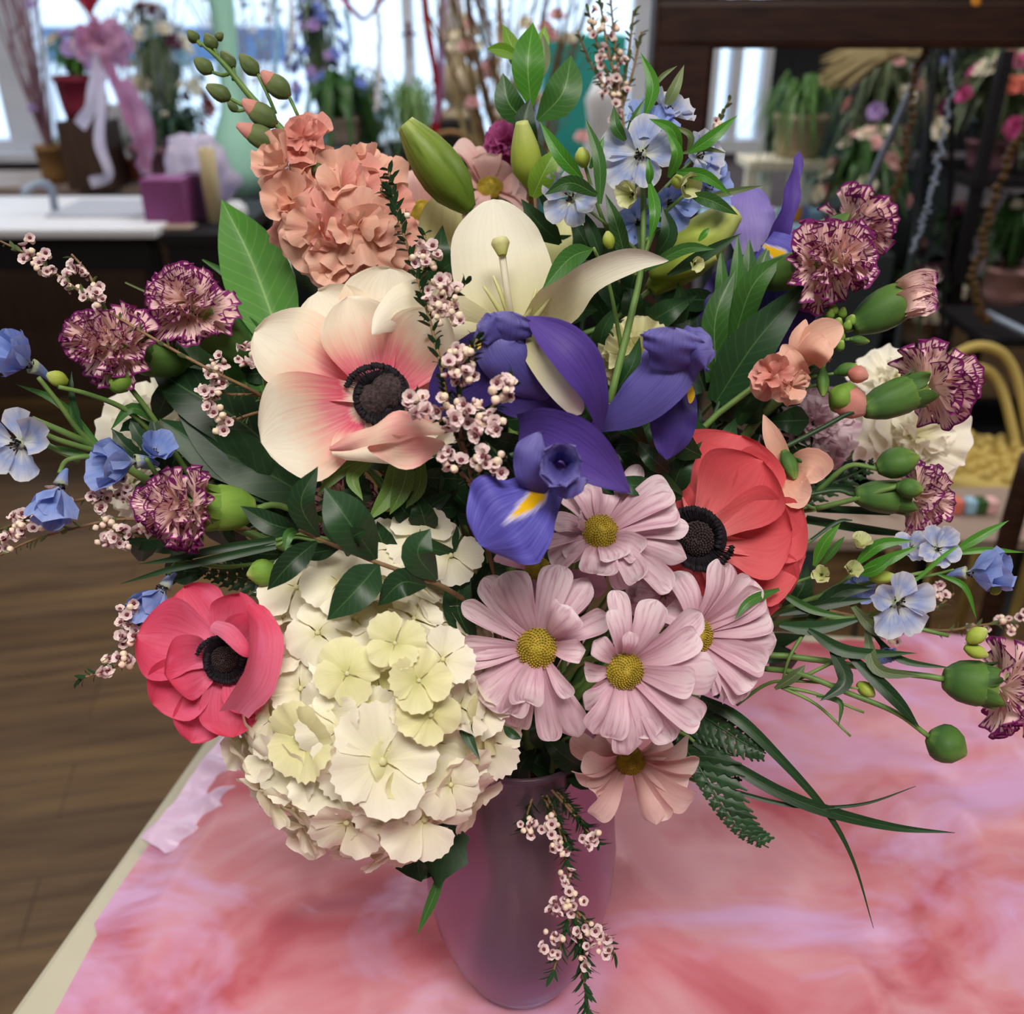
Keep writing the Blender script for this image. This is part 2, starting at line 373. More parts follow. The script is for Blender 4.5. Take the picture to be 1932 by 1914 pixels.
sbox('wall_front', (XL, YF-.1, 0), (XR, YF, ZC), plain('warm_grey_wall', '#8e8a84', '#96928c', .8, 5))
x1 = ony(1222, 100, YB).x; x2 = ony(1342, 100, YB).x; x3 = ony(1458, 100, YB).x
zs = .87
sbox('wall_back', (XL, YB, 0), (XR, YB+.15, zs), plain('lilac_grey_low_wall', '#85818c', '#918d98', .8, 6))
sbox('wall_back_header', (XL, YB, 2.55), (XR, YB+.15, ZC), wallm)
sbox('wall_back_pier', (x1, YB, zs), (x2, YB+.15, 2.55), trimm)
sbox('wall_back_right', (x3, YB, zs), (XR, YB+.15, 2.55), darkwall)
gl = NT('clear_window_glass'); tr = gl.n('ShaderNodeBsdfTransparent'); tr.inputs[0].default_value = (.95, .98, 1, 1)
gs = gl.n('ShaderNodeBsdfGlossy'); gs.inputs['Roughness'].default_value = .02; mx = gl.n('ShaderNodeMixShader'); mx.inputs[0].default_value = .05
gl.l(tr.outputs[0], mx.inputs[1]); gl.l(gs.outputs[0], mx.inputs[2]); gl.l(mx.outputs[0], gl.out.inputs[0]); glassm = gl.m
def window(nm, xa, xb, bars):
    r = bpy.data.objects.new(nm, None); COL.objects.link(r); r.location = ((xa+xb)/2, YB, zs); LOC[r.name] = V(r.location); tag(r, kind='structure')
    quad('pane', [(xa, YB+.08, zs), (xb, YB+.08, zs), (xb, YB+.08, 2.55), (xa, YB+.08, 2.55)], glassm, None, r)
    mb = MB()
    for xx, ww in bars: mb.box((xx, YB+.03, (zs+2.55)/2), (ww, .12, 2.55-zs))
    mb.box(((xa+xb)/2, YB+.02, zs+.03), (xb-xa, .16, .06)); mb.box(((xa+xb)/2, YB+.02, 2.52), (xb-xa, .16, .06))
    mb.build('frame', trimm, r, False)
xm = ony(48, 180, YB).x
window('window_1', XL, x1, [(XL+.04, .08), (xm, .22), (ony(770, 60, YB).x, .05), (x1-.03, .1)])
window('window_2', x2, x3, [(x2+.02, .04), ((x2+x3)/2-.02, .05), (x3-.02, .04)])
sbox('trim_1', (XL, YB-.16, zs-.03), (x1, YB, zs+.01), trimm)
# outside
sbox('exterior_pavement', (-14, YB+.2, -.3), (14, 16, -.12), plain('pale_concrete', '#cfd3da', '#dadde2', .9, 3))
sbox('exterior_facade', (-14, 14, -.12), (14, 14.3, 7), plain('white_facade', '#e6ebf2', '#eef1f5', .9, 3))
sbox('exterior_window_band', (-10.5, 13.9, .93), (-3.0, 14, 1.34), plain('blue_grey_shopfront', '#3a5578', '#4c678a', .4, 3))
sbox('exterior_door_band', (.2, 13.9, -.1), (2.4, 14, 1.0), plain('grey_door', '#6b7480', '#7b8490', .4, 3))

# ================================================================ the work table, its paper and the vase
tl = [(-.466, -.30), (-.235, .88), (1.15, .745), (1.15, -.42)]
ZT = .90
t = thing('work_table', 'cream-topped table under the flowers, bare along its left edge', 'table', (.35, .25, 0))
def prism(poly, z0, z1):
    mb = MB(); n = len(poly)
    for z in (z0, z1):
        for p in poly: mb.v.append(V((p[0], p[1], z))); mb.u.append((p[0], p[1]))
    mb.f.append(tuple(range(n))[::-1]); mb.f.append(tuple(range(n, 2*n)))
    for i in range(n): j = (i+1) % n; mb.f.append((i, j, n+j, n+i))
    return mb
cream = plain('cream_laminate', '#b5b09c', '#bfbaa6', .45, 12, spec=.4, bs=.03)
prism([(-.466, -.30), (1.15, -.42), (1.15, .745), (-.235, .88)], ZT-.032, ZT).build('tabletop', cream, t, False, bevel=.006)
for x, y in ((-.36, -.22), (-.17, .80), (1.07, .68), (1.07, -.34)):
    mb = MB(); tube(mb, [V((x, y, .0)), V((x, y, ZT-.032))], [.02, .02], 2, 12); mb.build('leg', plain('grey_metal_leg', '#55565a', '#606166', .4, 9, metal=.7), t)
def tissue_mat():
    s = NT('pink_marbled_tissue_with_sheen'); tc = s.n('ShaderNodeTexCoord').outputs['Object']
    a = s.noise(tc, 4.2, 4, .55, 1.6)
    mp = s.n('ShaderNodeMapping'); mp.inputs['Location'].default_value = (3.1, 1.7, 0); mp.inputs['Rotation'].default_value = (0, 0, .6); mp.inputs['Scale'].default_value = (1, 2.2, 1); s.l(tc, mp.inputs[0])
    b = s.noise(mp.outputs[0], 3.4, 4, .6, 1.2)
    mp2 = s.n('ShaderNodeMapping'); mp2.inputs['Location'].default_value = (7.3, 2.2, 0); s.l(tc, mp2.inputs[0]); c3 = s.noise(mp2.outputs[0], 13, 2, .5, .6)
    c = s.ramp(a, [(.30, '#d394a2'), (.42, '#d998a3'), (.50, '#d2808c'), (.58, '#c25f6c'), (.72, '#a43f52')])
    c = s.mix(s.math('MULTIPLY', s.math('SUBTRACT', b, .47, True), 5.5, True), c, '#dcaad6')  # lilac streaks: partly print, partly sheen of the ridges painted into the colour
    c = s.mix(s.math('MULTIPLY', s.math('SUBTRACT', c3, .67, True), 6, True), c, '#b2666b')
    fine = s.noise(tc, 60, 3)
    return s.finish(c, .42, .12, fine, .1, .001, .45)
M['tissue'] = tissue_mat()
lb = [onz(*q, ZT) for q in ((60, 1980), (104, 1914), (188, 1757), (150, 1742), (272, 1592), (300, 1545), (345, 1500), (380, 1440), (400, 1395), (440, 1330))]
def leftx(y):
    q = [(p.y, p.x) for p in lb]
    if y <= q[0][0]: return q[0][1]-.01+(y-q[0][0])*.18
    for (a, b), (c, d) in zip(q, q[1:]):
        if a <= y <= c: return b+(d-b)*(y-a)/max(1e-6, c-a)
    return q[-1][1]+(y-q[-1][0])*.25
VX, VY = .005, .432
def crump(x, y):
    h = 0
    for k, (sx, sy, am) in enumerate(((5, 9, .011), (13, 7, .006), (24, 19, .0026))):
        h += am*(1-abs(noise.noise(V((x*sx+y*2.2*k, y*sy-x*3*k, k*7.7))))*2.4)
    f = min(1, max(0, (sqrt((x-VX)**2+(y-VY)**2)-.05)/.06))
    return max(0, h)*f
mb = MB(); P = []; U = []
for j in range(121):
    y = -.29+j/120*(.80+.29); row = []; ur = []; xa = max(leftx(y), -.45+.196*(y+.3)); xb = 1.12
    for i in range(141):
        f = (i/140)**1.25; x = xa+(xb-xa)*f; edge = min(1, f*30)
        row.append(V((x, min(y, .865-.0975*(x+.235)), ZT+.0008+crump(x, y)*edge))); ur.append((x, y))
    P.append(row); U.append(ur)
mb.grid(P, U)
tag(mb.build('pink_tissue_paper', M['tissue'], origin=(.3, .3, ZT)), 'large pink marbled tissue sheet with painted lilac sheen, spread over the table under the vase', 'tissue paper')
# a second, paler crumpled sheet sticking out at the left
lil = plain('pale_lilac_tissue', '#e6c2e8', '#f0d8f2', .3, 14, tl=.1, spec=.6)
pts = [onz(*q, ZT) for q in ((268, 1592), (316, 1624), (400, 1578), (590, 1530), (600, 1430), (430, 1392), (385, 1445), (325, 1532))]
cx = sum((p.x for p in pts))/len(pts); cy = sum((p.y for p in pts))/len(pts); c0 = V((cx, cy, ZT)); mb = MB(); P = []; U = []
N = 90; R = 24
for i in range(R+1):
    row = []; ur = []
    for j in range(N+1):
        a = j/N*len(pts) % len(pts); k = int(a); q = pts[k].lerp(pts[(k+1) % len(pts)], a-k); p = c0.lerp(q, i/R)
        hh = .007+.009*max(0, 1-3*abs(noise.noise(V((p.x*10+p.y*9, p.y*34, 3.1)))))*(1-(i/R)**4)
        row.append(V((p.x, p.y, ZT+hh+.004*noise.noise(V((p.x*60, p.y*60, 1)))))); ur.append((i/R, j/N))
    P.append(row); U.append(ur)
mb.grid(P, U)
tag(mb.build('lilac_tissue_paper', lil, origin=tuple(c0)), 'pale lilac crumpled tissue poking out left of the hydrangea', 'tissue paper')

vase = thing('glass_vase', 'frosted mauve glass vase holding the whole bouquet', 'vase', (VX, VY, ZT))
s = NT('frosted_mauve_glass'); u, v_ = s.uv()
g = s.n('ShaderNodeBsdfPrincipled'); g.inputs['Base Color'].default_value = lin('#e0c0da'); g.inputs['Roughness'].default_value = .30
g.inputs['Transmission Weight'].default_value = .93; g.inputs['IOR'].default_value = 1.15; g.inputs['Specular IOR Level'].default_value = .4
g.inputs['Coat Weight'].default_value = .25; g.inputs['Coat Roughness'].default_value = .25
s.l(g.outputs[0], s.out.inputs[0]); M['vase'] = s.m
VP = [(0.0005, .030), (.003, .036), (.012, .041), (.03, .048), (.055, .055), (.085, .0595), (.115, .0605), (.145, .058), (.165, .0525), (.182, .046), (.194, .0425), (.203, .043), (.209, .0465)]
mb = MB(); ins = [(.207, .0447), (.200, .041), (.182, .0435), (.165, .050), (.145, .0555), (.115, .058), (.085, .057), (.055, .0525), (.03, .0455), (.012, .038), (.007, .0)]
lathe(mb, (VX, VY, ZT+.0012), VP+ins, 56); mb.build('body', M['vase'], vase)
mb = MB(); tube(mb, [V((VX+.0455*cos(a*pi/8), VY+.0455*sin(a*pi/8), ZT+.2105)) for a in range(17)], [.0016, .0016], 48, 6); mb.build('rim', M['vase'], vase)
MOUTH = V((VX, VY, ZT+.209))
# ================================================================ flower builders
SLOT = [0]
def plant(name, label, cat, head, group=None):
    """a stem standing in the vase: the Empty sits at the cut end of its stem"""
    k = SLOT[0]; SLOT[0] += 1
    a = k*2.39996; r = .034*sqrt(((k*7) % 23+.5)/23)
    d = V((head.x-VX, head.y-VY, 0)); d = d.normalized() if d.length > .01 else V((0, 1, 0))
    foot = V((VX-d.x*.010+cos(a)*r*.62, VY-d.y*.010+sin(a)*r*.62, ZT+.014))
    o = thing(name, label, cat, foot, group)
    q = V((d.x*.020+cos(a)*r*.5, d.y*.020+sin(a)*r*.5, 0)); q = q*min(1, .030/max(.001, q.length))
    o['_m'] = tuple(MOUTH+q)
    return o
def stem(root, head, back, r=.0022, mat='stem', via=None, name='stem', rh=None):
    m = V(root['_m']); foot = parent_loc(root); L = (head-m).length
    pts = [foot, m-V((0, 0, .02)), m+V((0, 0, .012))+(head-m)*.06]
    if via: pts += list(via)
    else: pts.append((head+back*L*.28).lerp(m+V((0, 0, L*.3)), .35))
    pts.append(head+back*min(.02, L*.1)); pts.append(head)
    mb = MB(); tube(mb, pts, [r*1.15, r, r, r, (rh or r)], 24, 7); return mb.build(name, M[mat], root)
def part(root, name, mat, mb, origin=None, label=None):
    o = mb.build(name, M[mat], root, True, origin)
    if label: o['label'] = label
    return o
def ppetal(root, name, mat, pts, ws, **kw):
    """petal from pixel+depth spine; ws full widths in px"""
    p = P3(*pts); d = sum(q[2] for q in pts)/len(pts); mb = MB(); strip(mb, p, W(ws, d), **kw)
    return part(root, name, mat, mb)
def pleaf(root, pts, ws, mat='leaf_dark', name='leaf', **kw):
    kw.setdefault('tip', 0); kw.setdefault('fold', .22); kw.setdefault('m', 8); kw.setdefault('n', 12)
    return ppetal(root, name, mat, pts, ws, **kw)

def daisy(label, c, fc, disc, tips, seed, mat='daisy', group='pale pink daisies', bulge=.006, name='pink_daisy'):
    C = S(*c); d = c[2]; N = face(*fc); R = random.Random(seed); px = d/F
    root = plant(name, label, 'flower', C, group)
    X = UP.cross(N).normalized(); Y = N.cross(X)
    for k, tp in enumerate(tips):
        x, y, w = tp[:3]; dd = tp[3] if len(tp) > 3 else R.uniform(-.004, .006)
        tipp = S(x, y, d+dd); dirv = tipp-C; dirv -= N*dirv.dot(N); L = dirv.length; dirv.normalize()
        b = C+dirv*disc*px*.75-N*.002; lay = -.0016*(k % 3)
        mid = b.lerp(tipp, .5)+N*(bulge+lay); q = b.lerp(tipp, .85)+N*(bulge*.55+lay)
        mb = MB(); strip(mb, [b, mid, q, tipp], [w*.20*px, w*.44*px, w*.54*px, w*.46*px], nrm=N, roll=R.uniform(-.25, .25), cup=R.uniform(.15, .6)*(1 if R.random() < .7 else -1), ruf=w*px*.02, rf=1.3,
                         tip=.5, n=14, m=8, seed=seed*31+k)
        part(root, 'petal', mat, mb)
    mb = MB(); r0 = disc*px
    blob(mb, C-N*.006, C+N*.0045, [r0*.6, r0*.95, r0*.9, r0*.5, 0.0], 18, 8)
    for i in range(190):
        rr = r0*.97*sqrt((i+.5)/190); a = i*2.39996
        p = C+X*(rr*cos(a))+Y*(rr*sin(a))+N*(.0042*(1-(rr/r0)**2)-.0004)
        ball(mb, p, r0*.062, 5, 3, 1.3, N)
    part(root, 'disc', 'disc', mb)
    mb = MB(); blob(mb, C-N*.012, C-N*.002, [r0*.3, r0*.7, r0*.8, r0*.9], 14, 5); part(root, 'calyx', 'stem', mb)
    stem(root, C-N*.011, -N, .0017)
    return root

def anemone_centre(root, C, N, R0, double=False, seed=1):
    X = UP.cross(N).normalized(); Y = N.cross(X); R = random.Random(seed); mb = MB()
    if double:
        for sx, sy, rr in ((-.28, -.14, .50), (.26, .2, .56)):
            q = C+X*(R0*sx)+Y*(R0*sy)+N*R0*.18; blob(mb, q-N*R0*.3, q+N*R0*.30, [rr*R0*.8, rr*R0, rr*R0*.86, rr*R0*.5, 0], 20, 10)
    else: blob(mb, C-N*R0*.2, C+N*R0*.42, [.55*R0, .6*R0, .5*R0, .3*R0, 0], 20, 10)
    for i in range(150):
        a = i*2.4; r = R0*.5*sqrt(i/150)
        if double: continue
        ball(mb, C+X*cos(a)*r+Y*sin(a)*r+N*R0*.42*(1-(r/R0/.6)**2), R0*.05, 5, 3)
    part(root, 'boss', 'boss', mb)
    mb = MB(); blob(mb, C-N*R0*.12, C+N*R0*.12, [.78*R0, .82*R0, .8*R0, .5*R0, 0], 26, 6)
    for i in range(170):
        a = i*2.39996; r = R0*(.62+.40*((i*13) % 17)/17); h = N*R0*(.22-.2*(r/R0-.66)+R.uniform(-.05, .08))
        p = C+(X*cos(a)+Y*sin(a))*r+h; b = C+(X*cos(a)+Y*sin(a))*R0*.4
        tube(mb, [b, b.lerp(p, .6)+N*R0*.1, p], [R0*.012, R0*.012], 3, 4); ball(mb, p, R0*.068, 6, 4, 1.5, (X*cos(a)+Y*sin(a)))
    part(root, 'stamens', 'black', mb)

def carnation_head(root, C, A, R0, seed, layers=((7, .05, 1.0), (7, .38, .98), (6, .68, .92), (6, .95, .82), (5, 1.2, .72)), mat='carn', calyx=True, clen=.045, crad=.0125, cmat='calyx', backd=None, stemr=.0017, tooth=.07, jitter=.14, smat='stem'):
    """ruffled head opening towards A; C is where the petals leave the calyx"""
    X = A.orthogonal().normalized(); Y = A.cross(X); R = random.Random(seed)
    for li, (n, el, sc) in enumerate(layers):
        for k in range(n):
            a = 2*pi*(k+R.uniform(-.2, .2))/n+li*.5; e = el+R.uniform(-jitter, jitter)*(1+li); rad = X*cos(a)+Y*sin(a)
            dr = rad*cos(e)+A*sin(e); nm = A*cos(e)-rad*sin(e); o = C+A*.004*li+rad*.0015
            mb = MB(); fan(mb, o, dr, nm, R0*sc*R.uniform(.9, 1.08), R.uniform(.72, .95), curl=R.uniform(-.25, .10), ruf=R.uniform(.08, .15), rk=R.choice((2, 3, 4)),
                           tooth=tooth, tk=15, claw=.5, rnd=.10, n=9, m=34, seed=seed*77+li*13+k, lift=R.uniform(0, .12))
            part(root, 'petal', mat, mb)
    if mat in ('carn', 'white', 'magenta', 'hyd_y'):
        for k in range(7):
            a = k*2.39996; rad = X*cos(a)+Y*sin(a); e = R.uniform(.1, 1.1); o = C+A*R0*R.uniform(.25, .42)+rad*R0*.12; dr = rad*cos(e)+A*sin(e)
            mb = MB(); fan(mb, o, dr, A*cos(e)-rad*sin(e), R0*R.uniform(.3, .48), R.uniform(.9, 1.2), ruf=.2, rk=3, tooth=tooth, tk=11, claw=.6, rnd=.1, n=6, m=20, seed=seed*31+k)
            part(root, 'petal', mat, mb)
    if calyx:
        B = backd or -A; e = C+B*clen; mb = MB(); blob(mb, e, C-A*.002, [crad*.42, crad*.78, crad*.9, crad*.92, crad*.7], 16, 8, .03, 5)
        for k in range(5):
            a = 2*pi*k/5; rad = X*cos(a)+Y*sin(a); q = C+rad*crad*.86
            strip(mb, [q-A*.012, q-A*.004+rad*.0012, q+A*.001+rad*.0022], [crad*.5, crad*.42, .0002], nrm=rad, tip=0, n=6, m=4, cup=-.35)
        part(root, 'calyx', cmat, mb)
        stem(root, e, B, stemr, smat)
    return root
def delph(root, c, fc, R0, mat='delph', seed=0, open_=.35, n=5, spur=True):
    """one delphinium floret; returns its neck point"""
    C = S(*c); A = face(*fc) if not isinstance(fc, V) else fc; X = A.orthogonal().normalized(); Y = A.cross(X); R = random.Random(seed)
    fl = thing_part(root, 'floret', C)
    for k in range(n):
        a = 2*pi*k/n+R.uniform(-.15, .15); rad = X*cos(a)+Y*sin(a); e = open_+R.uniform(-.12, .12)
        dr = rad*cos(e)+A*sin(e); nm = A*cos(e)-rad*sin(e); mb = MB()
        fan(mb, C-A*R0*.25, dr, nm, R0*R.uniform(.9, 1.15), .66 if open_ < .7 else .85, curl=R.uniform(-.1, .3) if open_ < .7 else R.uniform(0, .2), ruf=.07, rk=3, tooth=.05, tk=5, cup=.2, claw=.3, rnd=.35, n=7, m=10, seed=seed*9+k)
        part(fl, 'petal', mat, mb)
    mb = MB()
    for k in range(14):
        q = C-A*R0*.1+V((R.uniform(-1, 1), R.uniform(-1, 1), R.uniform(-1, 1)))*R0*.13; tube(mb, [C-A*R0*.25, q], [R0*.01, R0*.01], 2, 4); ball(mb, q+A*R0*.05, R0*.035, 5, 3)
    part(fl, 'stamens', 'black', mb)
    if spur:
        mb = MB(); tube(mb, [C-A*R0*.2, C-A*R0*.45, C-A*R0*.7-UP*R0*.1], [R0*.17, R0*.1, R0*.04], 6, 7); part(fl, 'spur', 'delph', mb)
    return C-A*R0*.3
def thing_part(root, name, loc):
    o = bpy.data.objects.new(name, None); COL.objects.link(o); o.parent = root; rl = V(loc)-parent_loc(root); o.location = rl; LOC[o.name] = rl
    o.empty_display_size = .01; return o
def pstem(root, pts, r=.0012, mat='stem', name='stem', n=None):
    mb = MB(); tube(mb, P3(*pts), r, n, 7); return part(root, name, mat, mb)
def bud(root, a, b, r, mat='bud_lime', name='bud', groove=.07, gk=3, prof=None):
    A = S(*a); B = S(*b); r = r*a[2]/F; mb = MB(); pr = prof or [.35, .85, 1, .8, .25]
    blob(mb, A, B, [x*r for x in pr], 12, 9, groove, gk); return part(root, name, mat, mb)

# little waxflower florets and leaves, shared meshes
def mini(name, fn, mats):
    mb = MB(); fn(mb); me = mb.build(name, M[mats]); d = me.data; bpy.data.objects.remove(me); return d
def _wf(mb):
    for k in range(5):
        a = 2*pi*k/5; rad = V((cos(a), sin(a), 0)); fan(mb, V((0, 0, 0)), (rad*.8+V((0, 0, .6))).normalized(), (V((0, 0, .8))-rad*.6).normalized(), .0036, .75, cup=.3, claw=.4, rnd=.4, n=4, m=6)
    n0 = len(mb.v); ball(mb, V((0, 0, .0010)), .0012, 6, 4)
    for q in range(n0, len(mb.v)): mb.u[q] = (0, 0)
    tube(mb, [V((0, 0, 0)), V((0, 0, -.0025))], [.0012, .0006], 2, 5)
MINI_F = mini('floret', _wf, 'wax')
MINI_B = mini('bud', lambda mb: ball(mb, V((0, 0, .001)), .0019, 8, 6, 1.1), 'wax_bud')
def orient(z, roll=0): return z.to_track_quat('Z', 'Y').to_matrix() @ Matrix.Rotation(roll, 3, 'Z')
def waxflower(label, spines, seed, group='waxflower sprigs', clusters=(), leafmat='leaf_olive', fl=1.0, dens=1.0, sc=1.0, twig='twig', invase=True, lsz=1.0, name='waxflower_sprig'):
    """spines: pixel polylines (first = main, from tip to base); clusters: (x,y,d,count,radius px)"""
    main = P3(*spines[0]); R = random.Random(seed)
    root = plant(name, label, 'sprig', main[0], group)
    if invase: stem(root, main[-1], (main[-1]-main[-2]).normalized() if len(main) > 1 else V((0, 0, -1)), .0009, twig)
    lm = MB()
    for si, sp in enumerate(spines):
        q = P3(*sp); mb = MB(); tube(mb, q, [.0006*sc, .0010*sc], len(q)*4, 5); part(root, 'stem' if si == 0 else 'side_stem', twig, mb)
        L = sum((q[i+1]-q[i]).length for i in range(len(q)-1)); n = int(L/.0026*dens)
        for i in range(n):
            t = (i+R.random())/n
            if R.random() < t*.35: continue
            p = crv(q, t); T = (crv(q, min(1, t+.02))-crv(q, max(0, t-.02))).normalized(); a = R.random()*6.28
            sd = T.orthogonal().normalized(); sd = Matrix.Rotation(a, 3, T) @ sd; dr = (sd*.8-T*.6).normalized(); l = R.uniform(.004, .0065)*sc*lsz
            strip(lm, [p, p+dr*l*.5+T*-.0004, p+dr*l], [.0007*sc, .0012*sc, .0003], nrm=(sd-dr*sd.dot(dr))-T*.3, cup=-.3, tip=.3, n=4, m=3)
    part(root, 'foliage', leafmat, lm)
    cnt = 0
    for (x, y, d, n, rp) in clusters:
        for i in range(int(n*fl)):
            if cnt > 95: break
            cnt += 1; a = R.random()*6.28; rr = rp*sqrt(R.random()); p = S(x+rr*cos(a), y+rr*sin(a)*1.1, d+R.uniform(-.004, .005))
            o = bpy.data.objects.new('floret', MINI_F) if R.random() < .62 else bpy.data.objects.new('bud', MINI_B)
            COL.objects.link(o); o.parent = root; k = R.uniform(.75, 1.1)*sc
            z = (face(R.uniform(-.7, .7), R.uniform(-.5, .8)) if R.random() < .75 else V((R.uniform(-1, 1), R.uniform(-1, 1), R.uniform(-1, 1))).normalized())
            o.matrix_local = Matrix.Translation(p-parent_loc(root)) @ orient(z, R.random()*6).to_4x4() @ Matrix.Scale(k, 4)
    return root
def leafy(label, spine, leaves, name='leafy_sprig', cat='foliage', r=.0013, smat='twig', mat='leaf_dark', group=None, invase=True):
    q = P3(*spine); root = plant(name, label, cat, q[0], group)
    mb = MB(); tube(mb, q, [r*.6, r], len(q)*5, 7); part(root, 'stem', smat, mb)
    if invase: stem(root, q[-1], (q[-1]-q[-2]).normalized(), r, smat, name='lower_stem')
    for i, lf in enumerate(leaves):
        pts, w = lf[:2]; m_ = lf[2] if len(lf) > 2 else mat; kw = lf[3] if len(lf) > 3 else {}
        ws = w if isinstance(w, (list, tuple)) else [w*.10, w*.9, w*.85, 0]
        pleaf(root, pts, ws, m_, **kw)
    return root
# ================================================================ the bouquet
# ---- pale pink daisies (tips in the photo's own layout, each with its own reach)
daisy('large pink daisy beside the hydrangea, leftmost of the three in front', (1013, 1224, .455), (-.12, .05), 41,
  [(862,1246,44),(1042,1399,46,.008),(871,1138,38),(964,1348,52),(1108,1090,54,.006),(912,1090,54),(877,1324,52,.006),(1057,1066,64,.004),(914,1355,52,.012),(976,1372,52,.012),
   (953,1080,76,-.004),(910,1327,76,-.006),(874,1219,46),(1090,1392,64,.010),(1147,1160,48),(991,1324,62,-.008),(1078,1315,32,-.008),(1105,1228,44,-.012),(1078,1146,70,-.016)], 11)
daisy('pink daisy low in the centre with a wide skirt of petals', (1180, 1267, .440), (.10, -.08), 38,
  [(1159,1114,42),(1240,1132,60),(1324,1156,56),(1354,1270,78),(1321,1363,64,.004),(1267,1400,58,.006),(1185,1425,66),(1118,1385,58,.006),(1102,1264,40),(1315,1195,54,-.004),
   (1312,1288,62,-.008),(1232,1392,52),(1150,1392,50,-.003),(1105,1340,50,.010),(1120,1210,42,-.012),(1153,1150,34,-.010),(1190,1192,30,-.012),(1298,1330,54,.008),(1140,1378,46,.012)], 12)
daisy('pink daisy under the violet iris, petals bunched over its centre', (1133, 1003, .460), (.05, .30), 36,
  [(1096,916,58,.006),(1141,922,58,.006),(1207,877,38,.008),(1264,919,64),(1278,961,68,-.003),(1300,994,44),(1296,1054,48),(1207,1045,54,-.006),(1267,1114,52),(1204,1096,56,-.004),(1183,1111,52,.006),
   (1042,1069,52),(985,1041,32,.004),(1044,985,38),(1069,931,42,.004),(1126,1084,72,-.008),(1162,1057,60,-.012),(1064,1050,46),(1090,978,34,-.014)], 13)
daisy('pink daisy in front of the coral anemone, turned to the right', (1318, 1201, .476), (.34, -.05), 34,
  [(1357,1054,42),(1418,1091,66),(1440,1116,60,-.003),(1465,1207,62),(1444,1257,56),(1421,1298,66),(1399,1323,50,.004),(1348,1313,24),(1310,1120,60),(1270,1080,56,.006),(1275,1290,50,.01),(1255,1150,60,.008),(1380,1062,40,.006),(1452,1160,58),(1438,1240,50,.006),(1370,1318,48,.006)], 14)
daisy('lowest pink daisy, hanging over the vase shoulder', (1190, 1440, .492), (0, -.42), 30,
  [(1084,1457,46),(1075,1396,50,.006),(1107,1483,42),(1119,1540,46),(1238,1557,46),(1261,1547,48),(1306,1512,60),(1300,1470,52),(1320,1432,52),(1299,1396,60,.006),(1251,1385,50,.006),(1120,1395,50,.008),(1100,1430,48,-.003),(1288,1530,50,.004),(1130,1510,40)], 15, 'daisy_pale')
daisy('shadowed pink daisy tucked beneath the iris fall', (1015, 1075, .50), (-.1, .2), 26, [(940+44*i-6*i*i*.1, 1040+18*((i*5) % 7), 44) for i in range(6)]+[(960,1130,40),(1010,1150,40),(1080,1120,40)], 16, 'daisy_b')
daisy('pale pink daisy facing away behind the lily, right of the green bud', (925, 350, .60), (.1, .55), 26, [(850,285,56),(880,290,56),(915,288,56),(950,305,56),(980,350,56),(990,385,50),(860,340,50),(1000,400,44),(850,400,44),(900,420,44)], 17, 'daisy_pale')
daisy('pale pink daisy behind the waxflower tip, left of the green lily bud', (795, 395, .61), (-.1, .5), 26, [(752,345,54),(775,322,54),(810,322,54),(840,340,54),(735,385,54),(740,430,50),(770,470,48),(830,460,48),(850,400,40)], 18, 'daisy_pale')

# ---- cream anemone
def anemone(label, c, fc, R0, petals, mat, seed, double=False, name='anemone', extra=()):
    C = S(*c); N = face(*fc); d = c[2]; root = plant(name, label, 'flower', C, 'anemones')
    for k, (tx, ty, td, w, kw) in enumerate(petals):
        p = dict(cup=.3, ruf=.0022, rf=1.5, tip=.3, n=16, m=12, seed=seed*13+k, base=.0); p.update(kw); mt = p.pop('mat', mat); bl = p.pop('bl', .010)
        T = S(tx, ty, td); b = C-N*.006; m1 = b.lerp(T, .35)-N*bl*.3; m2 = b.lerp(T, .7)-N*bl*.1+p.pop('off', V((0, 0, 0)))
        mb = MB(); ww = w*.5*td/F; strip(mb, [b, m1, m2, T], [ww*.25, ww*.72, ww*1.05, ww*.78], nrm=p.pop('nrm', (N*.6+(CAM-C).normalized()*.4).normalized()), **p)
        part(root, 'petal', mt, mb)
    for (pts, ws, kw) in extra: kw = dict(kw); ppetal(root, 'petal', kw.pop('mat', mat), pts, ws, **kw)
    anemone_centre(root, C-N*.001, N, R0*d/F, double, seed)
    mb = MB(); blob(mb, C-N*.014, C-N*.004, [.003, .007, .010, .008], 12, 5); part(root, 'receptacle', 'stem', mb)
    stem(root, C-N*.012, (-N*.6-UP*.8).normalized(), .0028, 'stem'); return root
wa = anemone('big cream anemone with a pink ring around its black centre', (719, 748, .455), (.08, .16), 66, [
  (735, 505, .475, 165, dict(tooth=.04, tf=6)), (600, 548, .468, 150, {}), (480, 625, .452, 170, dict(roll=.25)), (800, 560, .470, 150, {}), (868, 670, .462, 150, {}),
  (862, 835, .448, 150, {}), (492, 835, .440, 205, dict(roll=-.1, bl=.004)), (655, 560, .455, 140, dict(cup=.6, tip=.4)), (752, 875, .446, 220, dict(tooth=.06, tf=7)), (838, 590, .452, 130, dict(cup=.5))],
  'anem_w', 3, True, extra=[
  ([(622,846,.436), (690,822,.424), (757,797,.419), (850,812,.430)], [10, 42, 58, 20], dict(mat='anem_wf', cup=-.5, ruf=.002, rf=2, tip=.1, n=18, m=8, seed=4, roll=-.5)),
  ([(700,830,.430), (760,850,.424), (840,838,.428)], [30, 66, 30], dict(mat='anem_wf', cup=.3, ruf=.002, rf=2, tip=.2, n=16, m=8, seed=6, roll=.3))])
